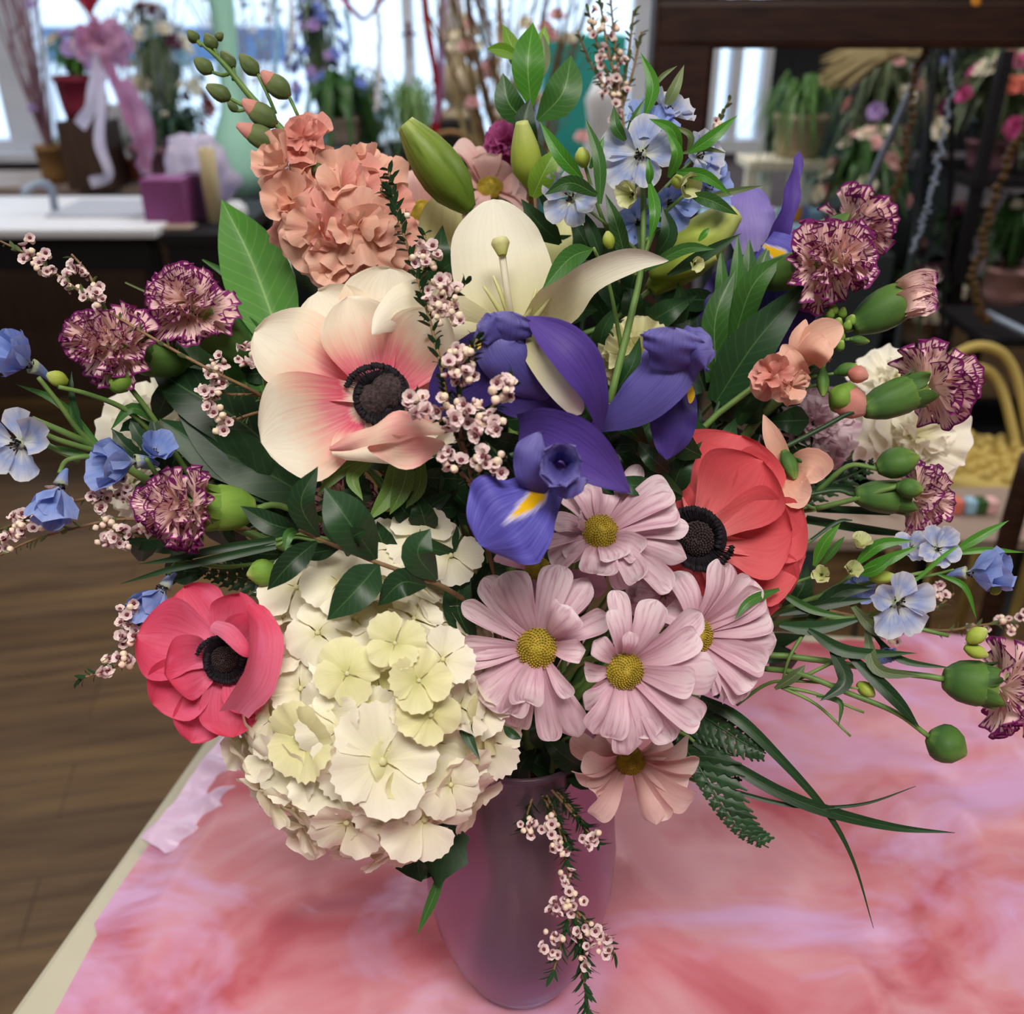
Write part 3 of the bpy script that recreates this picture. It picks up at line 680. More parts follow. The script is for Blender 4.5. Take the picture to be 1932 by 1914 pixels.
for i, (pts, w) in enumerate(((((690,865,.462),(640,890,.455),(598,935,.452)), 26), (((700,868,.462),(665,900,.452),(685,945,.450)), 24), (((745,875,.460),(735,930,.452),(693,985,.450)), 34), (((770,875,.460),(760,920,.450),(735,972,.450)), 34), (((795,872,.462),(790,920,.456),(765,960,.455)), 26))):
    pleaf(wa, pts, [w*.6, w, w*.9, 0], 'bract', 'bract', seed=i)
# ---- rose anemone at the left
anemone('rose-red anemone at the left edge of the bouquet above the tissue', (424, 1244, .450), (.22, -.05), 50, [
  (346, 1108, .462, 104, {}), (452, 1118, .456, 90, {}), (258, 1200, .448, 150, dict(roll=.3, cup=.45)), (288, 1330, .446, 120, dict(cup=.5)), (490, 1170, .452, 90, {}), (360, 1402, .452, 96, {}), (440, 1392, .448, 110, {}), (492, 1340, .446, 90, {}), (310,1270,.440,120, dict(cup=.4))],
  'anem_p', 5, extra=[([(440,1340,.436),(484,1275,.426),(494,1190,.432),(470,1140,.442)], [60, 74, 62, 20], dict(roll=.5, cup=.5, seed=3, ruf=.001)),
  ([(400,1178,.436),(432,1192,.428),(462,1225,.426),(478,1240,.428)], [24, 34, 26, 8], dict(roll=-.3, cup=-.4, seed=8))])
# ---- coral anemone at the right
anemone('large coral-red anemone right of the pink daisies', (1316, 1016, .478), (-.32, -.12), 66, [
  (1300, 835, .496, 170, {}), (1400, 822, .492, 200, {}), (1232, 880, .498, 60, {}), (1500, 930, .488, 220, {}), (1520, 1050, .484, 200, dict(cup=.2)), (1470, 1145, .494, 170, {}), (1370, 1140, .492, 120, {}), (1240, 930, .492, 100, {}),
  (1440, 870, .476, 170, dict(cup=.5)), (1495, 1000, .474, 170, dict(cup=.3)), (1235, 1090, .492, 90, {})], 'anem_c', 7)

# ---- hydrangea
def hydrangea():
    C = S(705, 1325, .490); root = plant('hydrangea', 'round cream hydrangea head leaning over the left of the vase', 'flower', C)
    R = random.Random(8); rx = 236*.49/F; ry = 262*.49/F; rz = .062
    def floret(p, n, r, mat, op, k):
        X = n.orthogonal().normalized(); X = Matrix.Rotation(R.random()*6, 3, n) @ X; Y = n.cross(X); mb = MB()
        for q in range(4):
            a = q*pi/2+R.uniform(-.12, .12); rad = X*cos(a)+Y*sin(a); e = op+R.uniform(-.1, .1)
            fan(mb, p+n*.0004*q, (rad*cos(e)+n*sin(e)).normalized(), (n*cos(e)-rad*sin(e)).normalized(), r*R.uniform(.95, 1.15), R.uniform(.8, .95), curl=R.uniform(-.35, .1), ruf=.045, rk=2, tooth=.08, tk=R.choice((4, 5)), cup=R.uniform(-.05, .15), claw=.55, rnd=.26, n=7, m=16, seed=k*5+q)
        fl = part(root, 'floret', mat, mb); mb = MB(); ball(mb, p+n*.001, r*.10, 7, 5); ob = part(fl, 'eye', 'hyd_y', mb)
    heroes = [(722,1437,.424,104,0), (655,1272,.424,62,1), (640,1375,.424,84,0), (812,1350,.424,60,1), (745,1215,.424,56,1), (790,1285,.422,58,1), (835,1245,.432,62,0), (568,1300,.440,62,0), (600,1195,.438,66,0), (800,1545,.446,80,0), (850,1480,.442,60,0), (700,1350,.430,56,0), (620,1460,.436,76,0), (770,1400,.428,50,1), (560,1110,.452,66,0), (640,1100,.444,66,0), (925,1400,.466,70,0)]
    k = 0
    for x, y, d, r, ye in heroes:
        p = S(x, y, d); n = (p-C).normalized()*.55+(CAM-p).normalized()*.8; n.normalize()
        floret(p, n, r*d/F, 'hyd_y' if ye else 'hyd', R.uniform(.05, .3), k); k += 1
    for i in range(150):
        zz = 1-2*(i+.5)/150; a = i*2.39996; q = V((sqrt(1-zz*zz)*cos(a), sqrt(1-zz*zz)*sin(a), zz))
        if q.z < -.30 or k > 96: continue
        p = C+RIGHT*q.x*rx+UP*q.y*ry-FWD*q.z*rz
        if any((p-S(*h[:3])).length < .009 for h in heroes): continue
        n = (RIGHT*q.x+UP*q.y-FWD*q.z*.9).normalized(); n = (n+V((R.uniform(-.4, .4),)*3)*.6).normalized()
        floret(p+n*R.uniform(-.003, .003), n, R.uniform(.0135, .0185), 'hyd_y' if q.z > .5 and R.random() < .3 and q.y > -.3 else 'hyd', R.uniform(0, .5), k); k += 1
    for i, (x, y) in enumerate(((742,1040), (790,1015), (850,1050), (730,1075), (560,1170), (905,1330))):
        p = S(x, y, .462); floret(p, face(R.uniform(-.3, .3), .45), 62*.462/F, 'hyd', .15, 900+i)
    mb = MB(); blob(mb, C-UP*ry*.9, C+UP*ry*.9, [.02, .05, .052, .05, .02], 16, 8); part(root, 'core', 'hyd_y', mb)
    stem(root, C+FWD*.02, (FWD*.6-UP*.3+RIGHT*.5).normalized(), .004, 'stem')
    pleaf(root, ((860,1560,.505),(830,1600,.500),(790,1625,.500),(795,1665,.500)), [60, 110, 90, 0], 'leaf_dark', tooth=.3, tf=16)
    pleaf(root, ((850,1600,.51),(790,1625,.505),(720,1620,.500)), [60, 60, 0], 'leaf_dark', tooth=.3, tf=14)
    pleaf(root, ((840,1630,.50),(815,1700,.495),(785,1768,.495)), [10, 20, 0], 'leaf_mid', name='blade')
hydrangea()

# ---- the violet iris in front
r = plant('iris', 'violet iris in the centre with a yellow-blotched lower petal', 'flower', S(1100, 800, .44), 'irises')
K = dict(n=18, m=12, ruf=.0016, rf=3)
ppetal(r, 'fall', 'iris_d', ((1090,800,.452),(1010,725,.440),(930,690,.434),(860,735,.440),(812,792,.448)), [20,150,140,110,20], cup=.15, tip=.2, seed=1, **K)
ppetal(r, 'style_arm', 'iris_l', ((1040,760,.446),(975,700,.428),(940,650,.424),(950,605,.428)), [30,90,96,70], cup=-.4, tip=.1, seed=2, **K)
ppetal(r, 'crest', 'iris_l', ((955,650,.426),(960,618,.420),(965,588,.418)), [70,104,60], cup=-.4, tip=.3, seed=3, tooth=.2, tf=22, **K)
ppetal(r, 'crest', 'iris_l', ((960,640,.426),(925,620,.420),(900,612,.420)), [40,60,30], cup=-.3, tip=.3, seed=33, tooth=.2, tf=22, **K)
ppetal(r, 'fall', 'iris_d', ((1262,700,.452),(1272,760,.446),(1268,810,.446),(1258,868,.452)), [70,84,84,50], cup=-.2, tip=.3, seed=4, **K)
ppetal(r, 'style_arm', 'iris_l', ((1120,808,.446),(1190,768,.434),(1246,718,.428),(1268,672,.426),(1280,625,.430)), [20,84,104,110,96], cup=-.25, tip=.14, seed=5, roll=-.1, **K)
ppetal(r, 'crest', 'iris_l', ((1275,690,.428),(1305,655,.420),(1346,652,.420)), [50,76,44], cup=-.4, tip=.35, seed=6, tooth=.25, tf=22, **K)
ppetal(r, 'crest', 'iris_l', ((1262,700,.424),(1268,655,.414),(1275,618,.412)), [70,120,110], cup=-.3, tip=.3, seed=61, tooth=.14, tf=30, **K)
ppetal(r, 'crest', 'iris_l', ((1290,690,.424),(1318,668,.414),(1348,662,.416)), [50,80,66], cup=-.35, tip=.35, seed=62, tooth=.16, tf=30, **K)
ppetal(r, 'signal', 'yellow', ((1302,728,.438),(1304,745,.436),(1302,762,.438)), [8,14,6], tip=.2, n=8, m=4)
ppetal(r, 'signal', 'yellow', ((878,664,.428),(892,656,.424),(908,648,.424)), [6,16,12], tip=.2, n=8, m=4)
ppetal(r, 'standard', 'iris', ((1132,812,.438),(1124,755,.426),(1100,700,.418),(1060,650,.416),(992,596,.424)), [14,46,78,80,12], cup=.35, tip=.1, tooth=.05, tf=20, seed=7, roll=.3, n=20, m=12, ruf=.0006, rf=3)
ppetal(r, 'fall', 'fall', ((1042,890,.424),(1008,942,.408),(955,985,.400),(905,1028,.404)), [46,122,214,190], cup=-.12, tip=.55, seed=8, n=26, m=20, ruf=.0024, rf=3)
ppetal(r, 'standard', 'iris', ((980,806,.420),(1040,815,.408),(1110,860,.404),(1190,932,.408)), [50,92,100,8], cup=.25, tip=.05, tooth=.05, tf=20, seed=9, n=20, m=12, ruf=.0006, rf=3, roll=.2)
ppetal(r, 'style_arm', 'iris_l', ((1035,925,.412),(1005,895,.400),(1005,850,.398),(1022,818,.402)), [46,64,66,34], cup=-.5, tip=.2, seed=10, **K)
for k, (a0, rr) in enumerate(((2.4, 44), (.9, 44), (-.6, 42), (-2.1, 46), (3.6, 40))):
    cx, cy = 1058, 878; q = (cx+rr*cos(a0), cy-rr*sin(a0))
    ppetal(r, 'crest', 'iris_l', ((cx+8*cos(a0), cy-8*sin(a0), .404), ((cx+q[0])/2, (cy+q[1])/2, .394), (q[0], q[1], .388)), [30, 66, 60], cup=.4, tip=.3, seed=20+k, tooth=.12, tf=18, n=14, m=10, ruf=.001, rf=4)
ppetal(r, 'crest', 'iris_l', ((1050,905,.402),(1075,915,.392),(1108,908,.394)), [50,52,24], cup=-.4, tip=.3, seed=29, **K)
stem(r, S(1108, 815, .452), (FWD*.5-UP*.8).normalized(), .0035, 'stem')
# ---- second iris behind, right
r = plant('iris', 'violet iris behind, beside the striped carnations, one petal pointing straight up', 'flower', S(1440, 490, .55), 'irises')
ppetal(r, 'standard', 'iris_pale', ((1425,520,.56),(1418,440,.55),(1412,395,.55),(1415,352,.552)), [40,84,92,60], cup=-.2, tip=.2, seed=1, tooth=.08, tf=24, **K)
ppetal(r, 'style_arm', 'iris_pale', ((1470,520,.565),(1475,460,.56),(1472,420,.56)), [60,60,20], cup=-.2, tip=.2, seed=2, **K)
ppetal(r, 'standard', 'iris', ((1448,470,.545),(1478,420,.535),(1496,350,.535),(1508,286,.54)), [34,38,30,14], cup=.3, tip=.2, seed=3, roll=.5, **K)
ppetal(r, 'fall', 'iris_d', ((1440,490,.55),(1385,520,.54),(1345,575,.535),(1322,650,.54)), [40,60,56,20], cup=-.2, tip=.3, seed=4, **K)
ppetal(r, 'fall', 'fall', ((1440,462,.53),(1475,490,.528),(1490,540,.53),(1480,600,.54)), [60,96,130,110], cup=-.2, tip=.2, seed=5, **K)
ppetal(r, 'fall', 'iris', ((1480,545,.545),(1478,600,.535),(1470,640,.535),(1462,675,.54)), [120,112,80,18], cup=-.25, tip=.2, seed=6, **K)
stem(r, S(1432, 540, .56), (FWD*.3-UP).normalized(), .0035, 'stem')

# ---- white lily with its buds
r = plant('lily', 'open cream lily above the violet iris, with buds on its stem', 'flower', S(970, 630, .50))
ppetal(r, 'tepal', 'lily_back', ((900,620,.52),(845,520,.54),(832,440,.548),(840,365,.55)), [50,110,90,60], cup=.2, tip=.2, seed=1, n=18, m=10)
ppetal(r, 'tepal', 'lily_back', ((900,640,.52),(820,540,.54),(765,470,.55),(742,420,.55)), [50,100,90,20], cup=.2, tip=.2, seed=2, n=18, m=10)
ppetal(r, 'tepal', 'lily_back', ((1000,620,.52),(1040,520,.54),(1062,440,.548),(1068,378,.55)), [50,110,100,40], cup=.2, tip=.2, seed=3, n=18, m=10)
ppetal(r, 'tepal', 'lily', ((965,650,.51),(958,560,.50),(938,470,.498),(930,376,.50)), [90,176,172,104], cup=.25, tip=.28, seed=4, n=22, m=14, ruf=.001, rf=2)
ppetal(r, 'tepal', 'lily', ((985,650,.505),(1050,572,.482),(1110,522,.468),(1190,490,.462),(1262,492,.462)), [40,94,62,48,4], cup=.3, tip=.05, seed=5, n=24, m=10, roll=.35)
ppetal(r, 'tepal', 'lily', ((960,640,.505),(880,610,.470),(790,580,.452),(735,600,.444),(702,632,.440)), [40,80,96,58,6], cup=-.35, tip=.05, seed=6, n=24, m=10, roll=-.3)
ppetal(r, 'tepal', 'lily', ((985,632,.43),(1030,690,.424),(1065,740,.424),(1097,782,.43)), [40,56,50,30], cup=-.2, tip=.1, seed=7, n=18, m=8)
ppetal(r, 'tepal', 'lily', ((940,640,.49),(865,628,.462),(795,630,.45)), [40,44,6], cup=-.3, tip=.1, seed=8, n=16, m=8)
for i, (x, y, dd) in enumerate(((930,520,.482),(912,540,.48),(1012,545,.482),(1040,560,.48),(905,580,.478))):
    pstem(r, ((972,640,.502),((972+x)/2+4,(640+y)/2,.486),(x,y,dd)), [.0022,.0016,.0006], 'lily_back', 'filament')
pstem(r, ((972,640,.500),(958,560,.482),(946,470,.476)), [.0026,.0018,.002], 'lily', 'style')
bud(r, (948,482,.474), (944,450,.474), 16, 'lily_back', 'stigma', .1, 3, [.5,.7,.9,1.1,.9])
bud(r, (886,396,.52), (764,232,.50), 42, 'bud_lily', groove=.12, prof=[.35,.95,1.05,.85,.4])
bud(r, (1000,352,.52), (985,230,.50), 28, 'bud_lime', prof=[.3,1,1,.75,.4])
bud(r, (1228,548,.54), (1385,398,.53), 46, 'bud_lime', prof=[.3,.8,1.05,.9,.5])
bud(r, (1225,520,.53), (1350,480,.52), 24, 'bud_lime', prof=[.3,.8,1.05,.9,.5])
pstem(r, ((886,392,.52),(930,470,.55),(970,640,.52)), .0016); pstem(r, ((1000,350,.52),(1004,450,.55),(985,640,.53)), .0016, 'twig'); pstem(r, ((1230,545,.54),(1130,620,.54),(990,650,.53)), .0016)
pleaf(r, ((1005,372,.50),(1024,330,.49),(1052,278,.49)), [14,44,40,0], 'leaf_young')
pleaf(r, ((1036,400,.53),(1028,330,.52),(1010,262,.52)), [14,40,40,0], 'leaf_dark')
stem(r, S(970, 648, .52), (FWD*.4-UP).normalized(), .003, 'stem')

# ---- foliage sprigs
leafy('broad bright green leaf standing up left of the peach stock', ((470,600,.55),(530,680,.54)), [(((535,660,.53),(478,500,.54),(418,376,.545)), [60,128,96,0], 'leaf_bright')], smat='stem')
leafy('dark pointed leaf between bright green leaf and peach stock', ((590,530,.56),(640,600,.55)), [(((648,560,.55),(590,500,.56),(543,448,.565)), [50,84,60,0])], smat='stem')
leafy('upright pale green sprig at the top behind the lily buds', ((1002,120,.56),(1002,200,.56),(1006,300,.56),(1010,420,.56)), [
  (((1002,205,.555),(996,120,.545),(1006,42,.55)), 62, 'leaf_bright'), (((1000,150,.56),(972,100,.565),(948,44,.57)), 34, 'leaf_young'), (((985,112,.56),(950,95,.56),(918,92,.56)), 26, 'leaf_young'),
  (((1008,130,.57),(1022,85,.57),(1028,48,.57)), 28, 'leaf_young'), (((1000,235,.56),(960,195,.55),(949,138,.55)), 52, 'leaf_mid'), (((1014,228,.555),(1062,175,.545),(1078,104,.55)), 68, 'leaf_mid'), (((1012,290,.56),(990,240,.55),(1000,185,.55)), 44, 'leaf_dark'), (((1016,160,.56),(1026,110,.56),(1024,62,.56)), 26, 'leaf_olive')], name='ruscus_sprig')
leafy('dark glossy myrtle sprig lying across the hydrangea top', ((562,1000,.436),(603,1018,.434),(712,1062,.430),(820,1100,.440),(890,1140,.470)), [
  (((566,1003,.436),(510,988,.428),(453,955,.430)), 44), (((602,1014,.434),(568,950,.420),(600,880,.420)), 52), (((709,1056,.430),(658,985,.412),(612,920,.414)), 86),
  (((598,1022,.432),(550,1062,.422),(504,1114,.424)), 50), (((640,1035,.436),(600,1042,.440),(560,1045,.442)), 34), (((655,1050,.430),(665,1015,.416),(692,1000,.410)), 40),
  (((714,1066,.430),(676,1110,.418),(617,1171,.418)), 76), (((804,1106,.436),(758,1100,.424),(713,1144,.426)), 56), (((824,1095,.438),(788,1045,.424),(812,998,.426)), 64),
  (((562,1000,.436),(545,1010,.430),(538,1040,.428)), 22, 'leaf_mid'), (((640,1035,.440),(625,1000,.446),(608,985,.45)), 30)], name='myrtle_sprig')
leafy('dark slender sprig between hydrangea and pink daisies', ((880,1060,.475),(890,1150,.485),(900,1250,.50)), [
  (((900,1230,.47),(862,1140,.462),(888,1068,.462)), 56), (((905,1310,.47),(878,1370,.440),(906,1436,.432)), 26), (((950,1370,.45),(965,1385,.445),(985,1395,.445)), 18), (((890,1110,.48),(930,1080,.485),(960,1100,.49)), 40)], name='myrtle_sprig')
leafy('broad dark leaves fanning left below the left carnations', ((330,740,.53),(450,800,.53),(590,880,.53)), [
  (((600,900,.53),(420,730,.52),(330,650,.53),(280,610,.53)), [60,130,100,0], 'leaf_mid'), (((600,930,.52),(460,800,.505),(360,740,.50),(280,690,.51)), [60,110,90,0]),
  (((620,960,.51),(480,880,.50),(380,840,.50),(300,790,.50)), [60,100,80,0]), (((560,930,.51),(480,900,.50),(400,830,.50),(330,770,.50)), [60,80,70,0]), (((560,800,.52),(470,660,.53),(400,620,.54),(350,560,.54)), [50,100,70,0], 'leaf_mid')], smat='stem_dark', name='broad_leaf_sprig')
leafy('pointed dark lily leaves rising beside the back iris', ((1380,620,.53),(1360,720,.53)), [
  (((1352,720,.53),(1350,600,.515),(1388,508,.515)), [40,50,40,0], 'leaf_mid'), (((1385,640,.53),(1420,540,.51),(1480,482,.505)), [30,54,40,0], 'leaf_mid'), (((1385,620,.54),(1410,520,.53),(1414,450,.53)), [26,36,26,0], 'leaf_mid'), (((1375,620,.54),(1390,520,.53),(1392,440,.53)), [26,30,20,0], 'leaf_mid'),
  (((1395,620,.54),(1430,520,.53),(1452,460,.53)), [26,36,26,0], 'leaf_mid'), (((1362,620,.54),(1362,540,.53),(1360,466,.53)), [20,28,20,0], 'leaf_mid'), (((1350,760,.53),(1430,640,.51),(1540,520,.505)), [40,90,60,0]), (((1330,740,.54),(1300,640,.54),(1310,560,.54)), [50,90,60,0]), (((1390,800,.53),(1420,740,.52),(1445,660,.52)), [20,44,30,0])], smat='stem_dark', name='lily_leaf_shoot')
leafy('long leaf reaching left across the lily petal', ((1120,468,.47),(1150,540,.49),(1180,700,.51)), [(((1118,470,.47),(1075,488,.46),(1023,546,.452)), 42, 'leaf_mid')], smat='stem', name='leaf_shoot')

# ---- delphinium cluster on top
r = plant('delphinium', 'tall pale blue delphinium among narrow leaves at the top right', 'flower', S(1210, 280, .49), 'delphiniums')
for p in (((1212,240,.50),(1215,350,.50),(1210,500,.50),(1190,600,.50),(1150,760,.50)),): pstem(r, p, [.0012,.0022])
for p in (((1100,300,.49),(1125,380,.495),(1150,440,.50),(1200,520,.50)), ((1300,360,.49),(1240,420,.50),(1210,500,.50)), ((1185,372,.48),(1205,345,.49),(1228,340,.495))): pstem(r, p, [.0009,.0013], name='side_stem')
for c, fc, R0, mt, op in (((1205,290,.478),(-.35,-.25),.0195,'delph_w',.1), ((1228,236,.49),(.1,.6),.016,'delph',.5), ((1265,205,.50),(.5,.5),.014,'delph_w',.3), ((1072,372,.488),(-.5,-.2),.0165,'delph_w',.15), ((1325,292,.50),(.7,.1),.016,'delph_w',.4), ((1340,350,.51),(.6,0),.016,'delph',.3), ((1265,385,.50),(.2,-.5),.016,'delph',.5), ((1205,420,.51),(0,-.4),.014,'delph',.5)):
    n_ = delph(r, c, fc, R0, mt, int(c[0]), op)
    mb = MB(); tube(mb, [n_, n_.lerp(S(1212, c[1]+90, .5), .5)-UP*.002, S(1212, min(500, c[1]+110), .50)], [.0008, .001], 10, 6); part(r, 'side_stem', 'stem', mb)
for a, b, q in (((1103,316,.488),(1096,278,.484),15), ((1152,470,.49),(1146,436,.488),12), ((1268,345,.482),(1290,340,.478),14)): bud(r, a, b, q, 'bud_lime')
for c, fc, R0 in (((1192,368,.472),(-.6,-.3),.0100), ((1290,352,.474),(.5,-.2),.0105), ((1310,498,.477),(.4,-.3),.0065)): delph(r, c, fc, R0, 'pale_lime', int(c[0]), .9, 4, False)
for i, (pts, w, mt) in enumerate((
  (((1218,218,.49),(1232,160,.486),(1208,98,.486)), 24, 'leaf_bright'), (((1254,202,.50),(1272,170,.495),(1291,122,.495)), 22, 'leaf_olive'), (((1232,165,.49),(1252,142,.488),(1278,124,.488)), 9, 'leaf_olive'),
  (((1180,265,.48),(1162,238,.476),(1158,198,.478)), 22, 'leaf_mid'), (((1182,262,.49),(1198,222,.484),(1218,185,.484)), 14, 'leaf_mid'), (((1098,338,.48),(1056,290,.472),(1018,228,.474)), 28, 'leaf_bright'), (((1132,385,.48),(1130,300,.474),(1104,222,.476)), 24, 'leaf_mid'),
  (((1113,318,.48),(1128,290,.476),(1140,256,.476)), 16, 'leaf_bright'), (((1284,290,.475),(1268,245,.466),(1224,224,.468)), 22, 'leaf_bright'), (((1297,292,.485),(1302,255,.478),(1258,234,.48)), 12, 'leaf_olive'), (((1300,288,.48),(1345,258,.474),(1391,218,.476)), 24, 'leaf_bright'),
  (((1284,290,.485),(1330,281,.48),(1374,290,.48)), 10, 'leaf_olive'), (((1262,335,.472),(1278,290,.462),(1257,244,.464)), 22, 'leaf_bright'), (((1224,348,.47),(1226,325,.466),(1222,298,.466)), 15, 'leaf_bright'), (((1226,345,.47),(1236,400,.462),(1225,456,.466)), 22, 'leaf_bright'),
  (((1276,324,.475),(1330,332,.466),(1380,369,.468)), 22, 'leaf_bright'), (((1304,368,.475),(1345,380,.466),(1393,406,.468)), 26, 'leaf_mid'), (((1330,372,.49),(1380,362,.484),(1440,350,.486)), 13, 'leaf_olive'), (((1126,368,.475),(1075,345,.466),(1027,368,.468)), 28, 'leaf_mid'),
  (((1182,500,.50),(1165,430,.49),(1142,365,.49)), 30, 'leaf_mid'), (((1135,490,.50),(1118,440,.495),(1098,396,.495)), 26, 'leaf_dark'), (((1240,480,.50),(1262,440,.49),(1250,390,.49)), 34, 'leaf_dark'), (((1260,520,.50),(1330,480,.49),(1400,440,.485)), 24, 'leaf_dark'), (((1215,510,.50),(1290,470,.485),(1350,470,.48)), 22, 'leaf_mid'), (((1318,455,.48),(1330,440,.478),(1338,430,.478)), 12, 'leaf_bright'))):
    pleaf(r, pts, [w*.3, w, w*.8, 0], mt, seed=i)
stem(r, S(1150, 760, .50), (-UP+FWD*.2).normalized(), .0022)

# ---- delphinium at the left
r = plant('delphinium', 'sky blue delphinium spray reaching out at the far left', 'flower', S(60, 780, .46), 'delphiniums')
for p, q in ((((60,790,.455),(130,820,.465),(190,850,.48),(300,920,.50),(420,980,.51)), [.0014,.0026]),): pstem(r, p, q)
for p in (((72,712,.452),(110,760,.460),(148,812,.47),(190,850,.478)), ((60,805,.452),(110,830,.462),(185,852,.478)), ((112,893,.458),(125,870,.465),(160,862,.47),(192,868,.478)), ((275,865,.47),(295,895,.48),(320,930,.50)), ((110,730,.455),(170,745,.465),(240,775,.48),(300,830,.50)), ((20,800,.46),(70,830,.465),(150,870,.475))): pstem(r, p, [.0011,.0016], name='side_stem')
for c, fc, R0, mt, op in (((44,682,.452),(-.45,.35),.0235,'delph',1.05), ((25,838,.452),(-.15,-.1),.0185,'delph_w',.05), ((238,872,.47),(-.75,-.1),.0235,'delph',1.05), ((110,930,.455),(-.1,-.92),.0215,'delph',1.15), ((302,1122,.47),(-.35,-.8),.0215,'delph',1.15), ((292,852,.48),(.5,.5),.014,'delph',.95)):
    delph(r, c, fc, R0, mt, int(c[0])+5, op)
bud(r, (128,722,.46), (88,706,.455), 15, 'bud_lime')
for i, (pts, w, mt) in enumerate(((((155,810,.47),(136,750,.465),(135,700,.465)), 11, 'leaf_dark'), (((200,870,.478),(140,800,.47),(132,745,.468)), 14, 'leaf_mid'), (((300,800,.49),(250,770,.48),(208,812,.478)), 20, 'leaf_mid'), (((195,870,.478),(120,850,.47),(60,838,.468)), 14, 'leaf_mid'), (((190,842,.478),(110,760,.47),(30,725,.47)), 15, 'leaf_mid'), (((300,820,.50),(255,800,.49),(225,815,.49)), 26, 'leaf_dark'), (((320,900,.49),(300,840,.485),(285,775,.485)), 34, 'leaf_dark'), (((270,870,.49),(235,840,.485),(210,808,.485)), 28, 'leaf_dark'), (((300,870,.49),(262,820,.485),(245,790,.485)), 26, 'leaf_dark'))):
    pleaf(r, pts, [w*.3, w, w*.8, 0], mt, seed=i, **(dict(tooth=.3, tf=16) if mt == 'leaf_dark' else {}))
pstem(r, ((318,1085,.47),(340,1060,.475),(420,1070,.49),(520,1060,.51)), [.0009,.0012], name='side_stem')
stem(r, S(420, 980, .51), (-UP*.5+RIGHT).normalized(), .0026)
# ---- delphinium at the right
r = plant('delphinium', 'delphinium spray with white-blue flowers spreading over the table at the right', 'flower', S(1700, 1120, .49), 'delphiniums')
for p in (((1745,1080,.48),(1600,1110,.49),(1480,1150,.50),(1390,1200,.52)), ((1790,1200,.47),(1650,1170,.48),(1500,1170,.50),(1390,1200,.52))): pstem(r, p, [.0010,.0018])
for p in (((1615,1065,.48),(1600,1090,.485),(1560,1120,.49)), ((1550,1083,.48),(1500,1100,.485),(1440,1130,.49),(1400,1165,.50)), ((1605,1090,.48),(1570,1110,.49),(1520,1140,.50)), ((1800,1075,.475),(1760,1085,.48),(1690,1100,.485)), ((1620,1300,.475),(1560,1290,.485),(1480,1285,.49),(1440,1295,.50),(1390,1330,.51)), ((1475,1290,.49),(1490,1240,.485),(1520,1190,.49)), ((1630,1345,.48),(1540,1310,.485),(1470,1295,.49)), ((1605,1390,.475),(1540,1330,.485),(1470,1295,.49)), ((1700,1230,.48),(1600,1240,.485),(1500,1285,.49)), ((1700,1140,.475),(1640,1160,.48),(1560,1170,.49))): pstem(r, p, [.0006,.0011], name='side_stem')
for c, fc, R0, mt, op in (((1772,1034,.478),(.1,.3),.0125,'delph_w',.3), ((1840,1080,.474),(.75,.1),.0205,'delph',1.05), ((1700,1142,.468),(.1,-.1),.0180,'delph_w',.1), ((1720,1035,.49),(0,.4),.010,'delph_w',.4), ((1668,1230,.482),(.1,-.7),.008,'delph',.7), ((1620,1105,.492),(0,0),.010,'delph',.5)): delph(r, c, fc, R0, mt, int(c[0])+5, op)
for c, fc, R0 in (((1620,1030,.475),(.05,.75),.0085), ((1550,1085,.472),(-.3,.3),.0080), ((1605,1078,.470),(.1,.4),.0082)): delph(r, c, fc, R0, 'pale_lime', int(c[0]), .95, 4, False)
for a, b, q in (((1640,1092,.48),(1692,1088,.478),12), ((1825,1212,.47),(1862,1188,.468),16), ((1820,1222,.472),(1864,1238,.47),14), ((1618,1290,.478),(1650,1314,.476),14), ((1870,1120,.47),(1888,1108,.47),10)): bud(r, a, b, q, 'bud_lime')
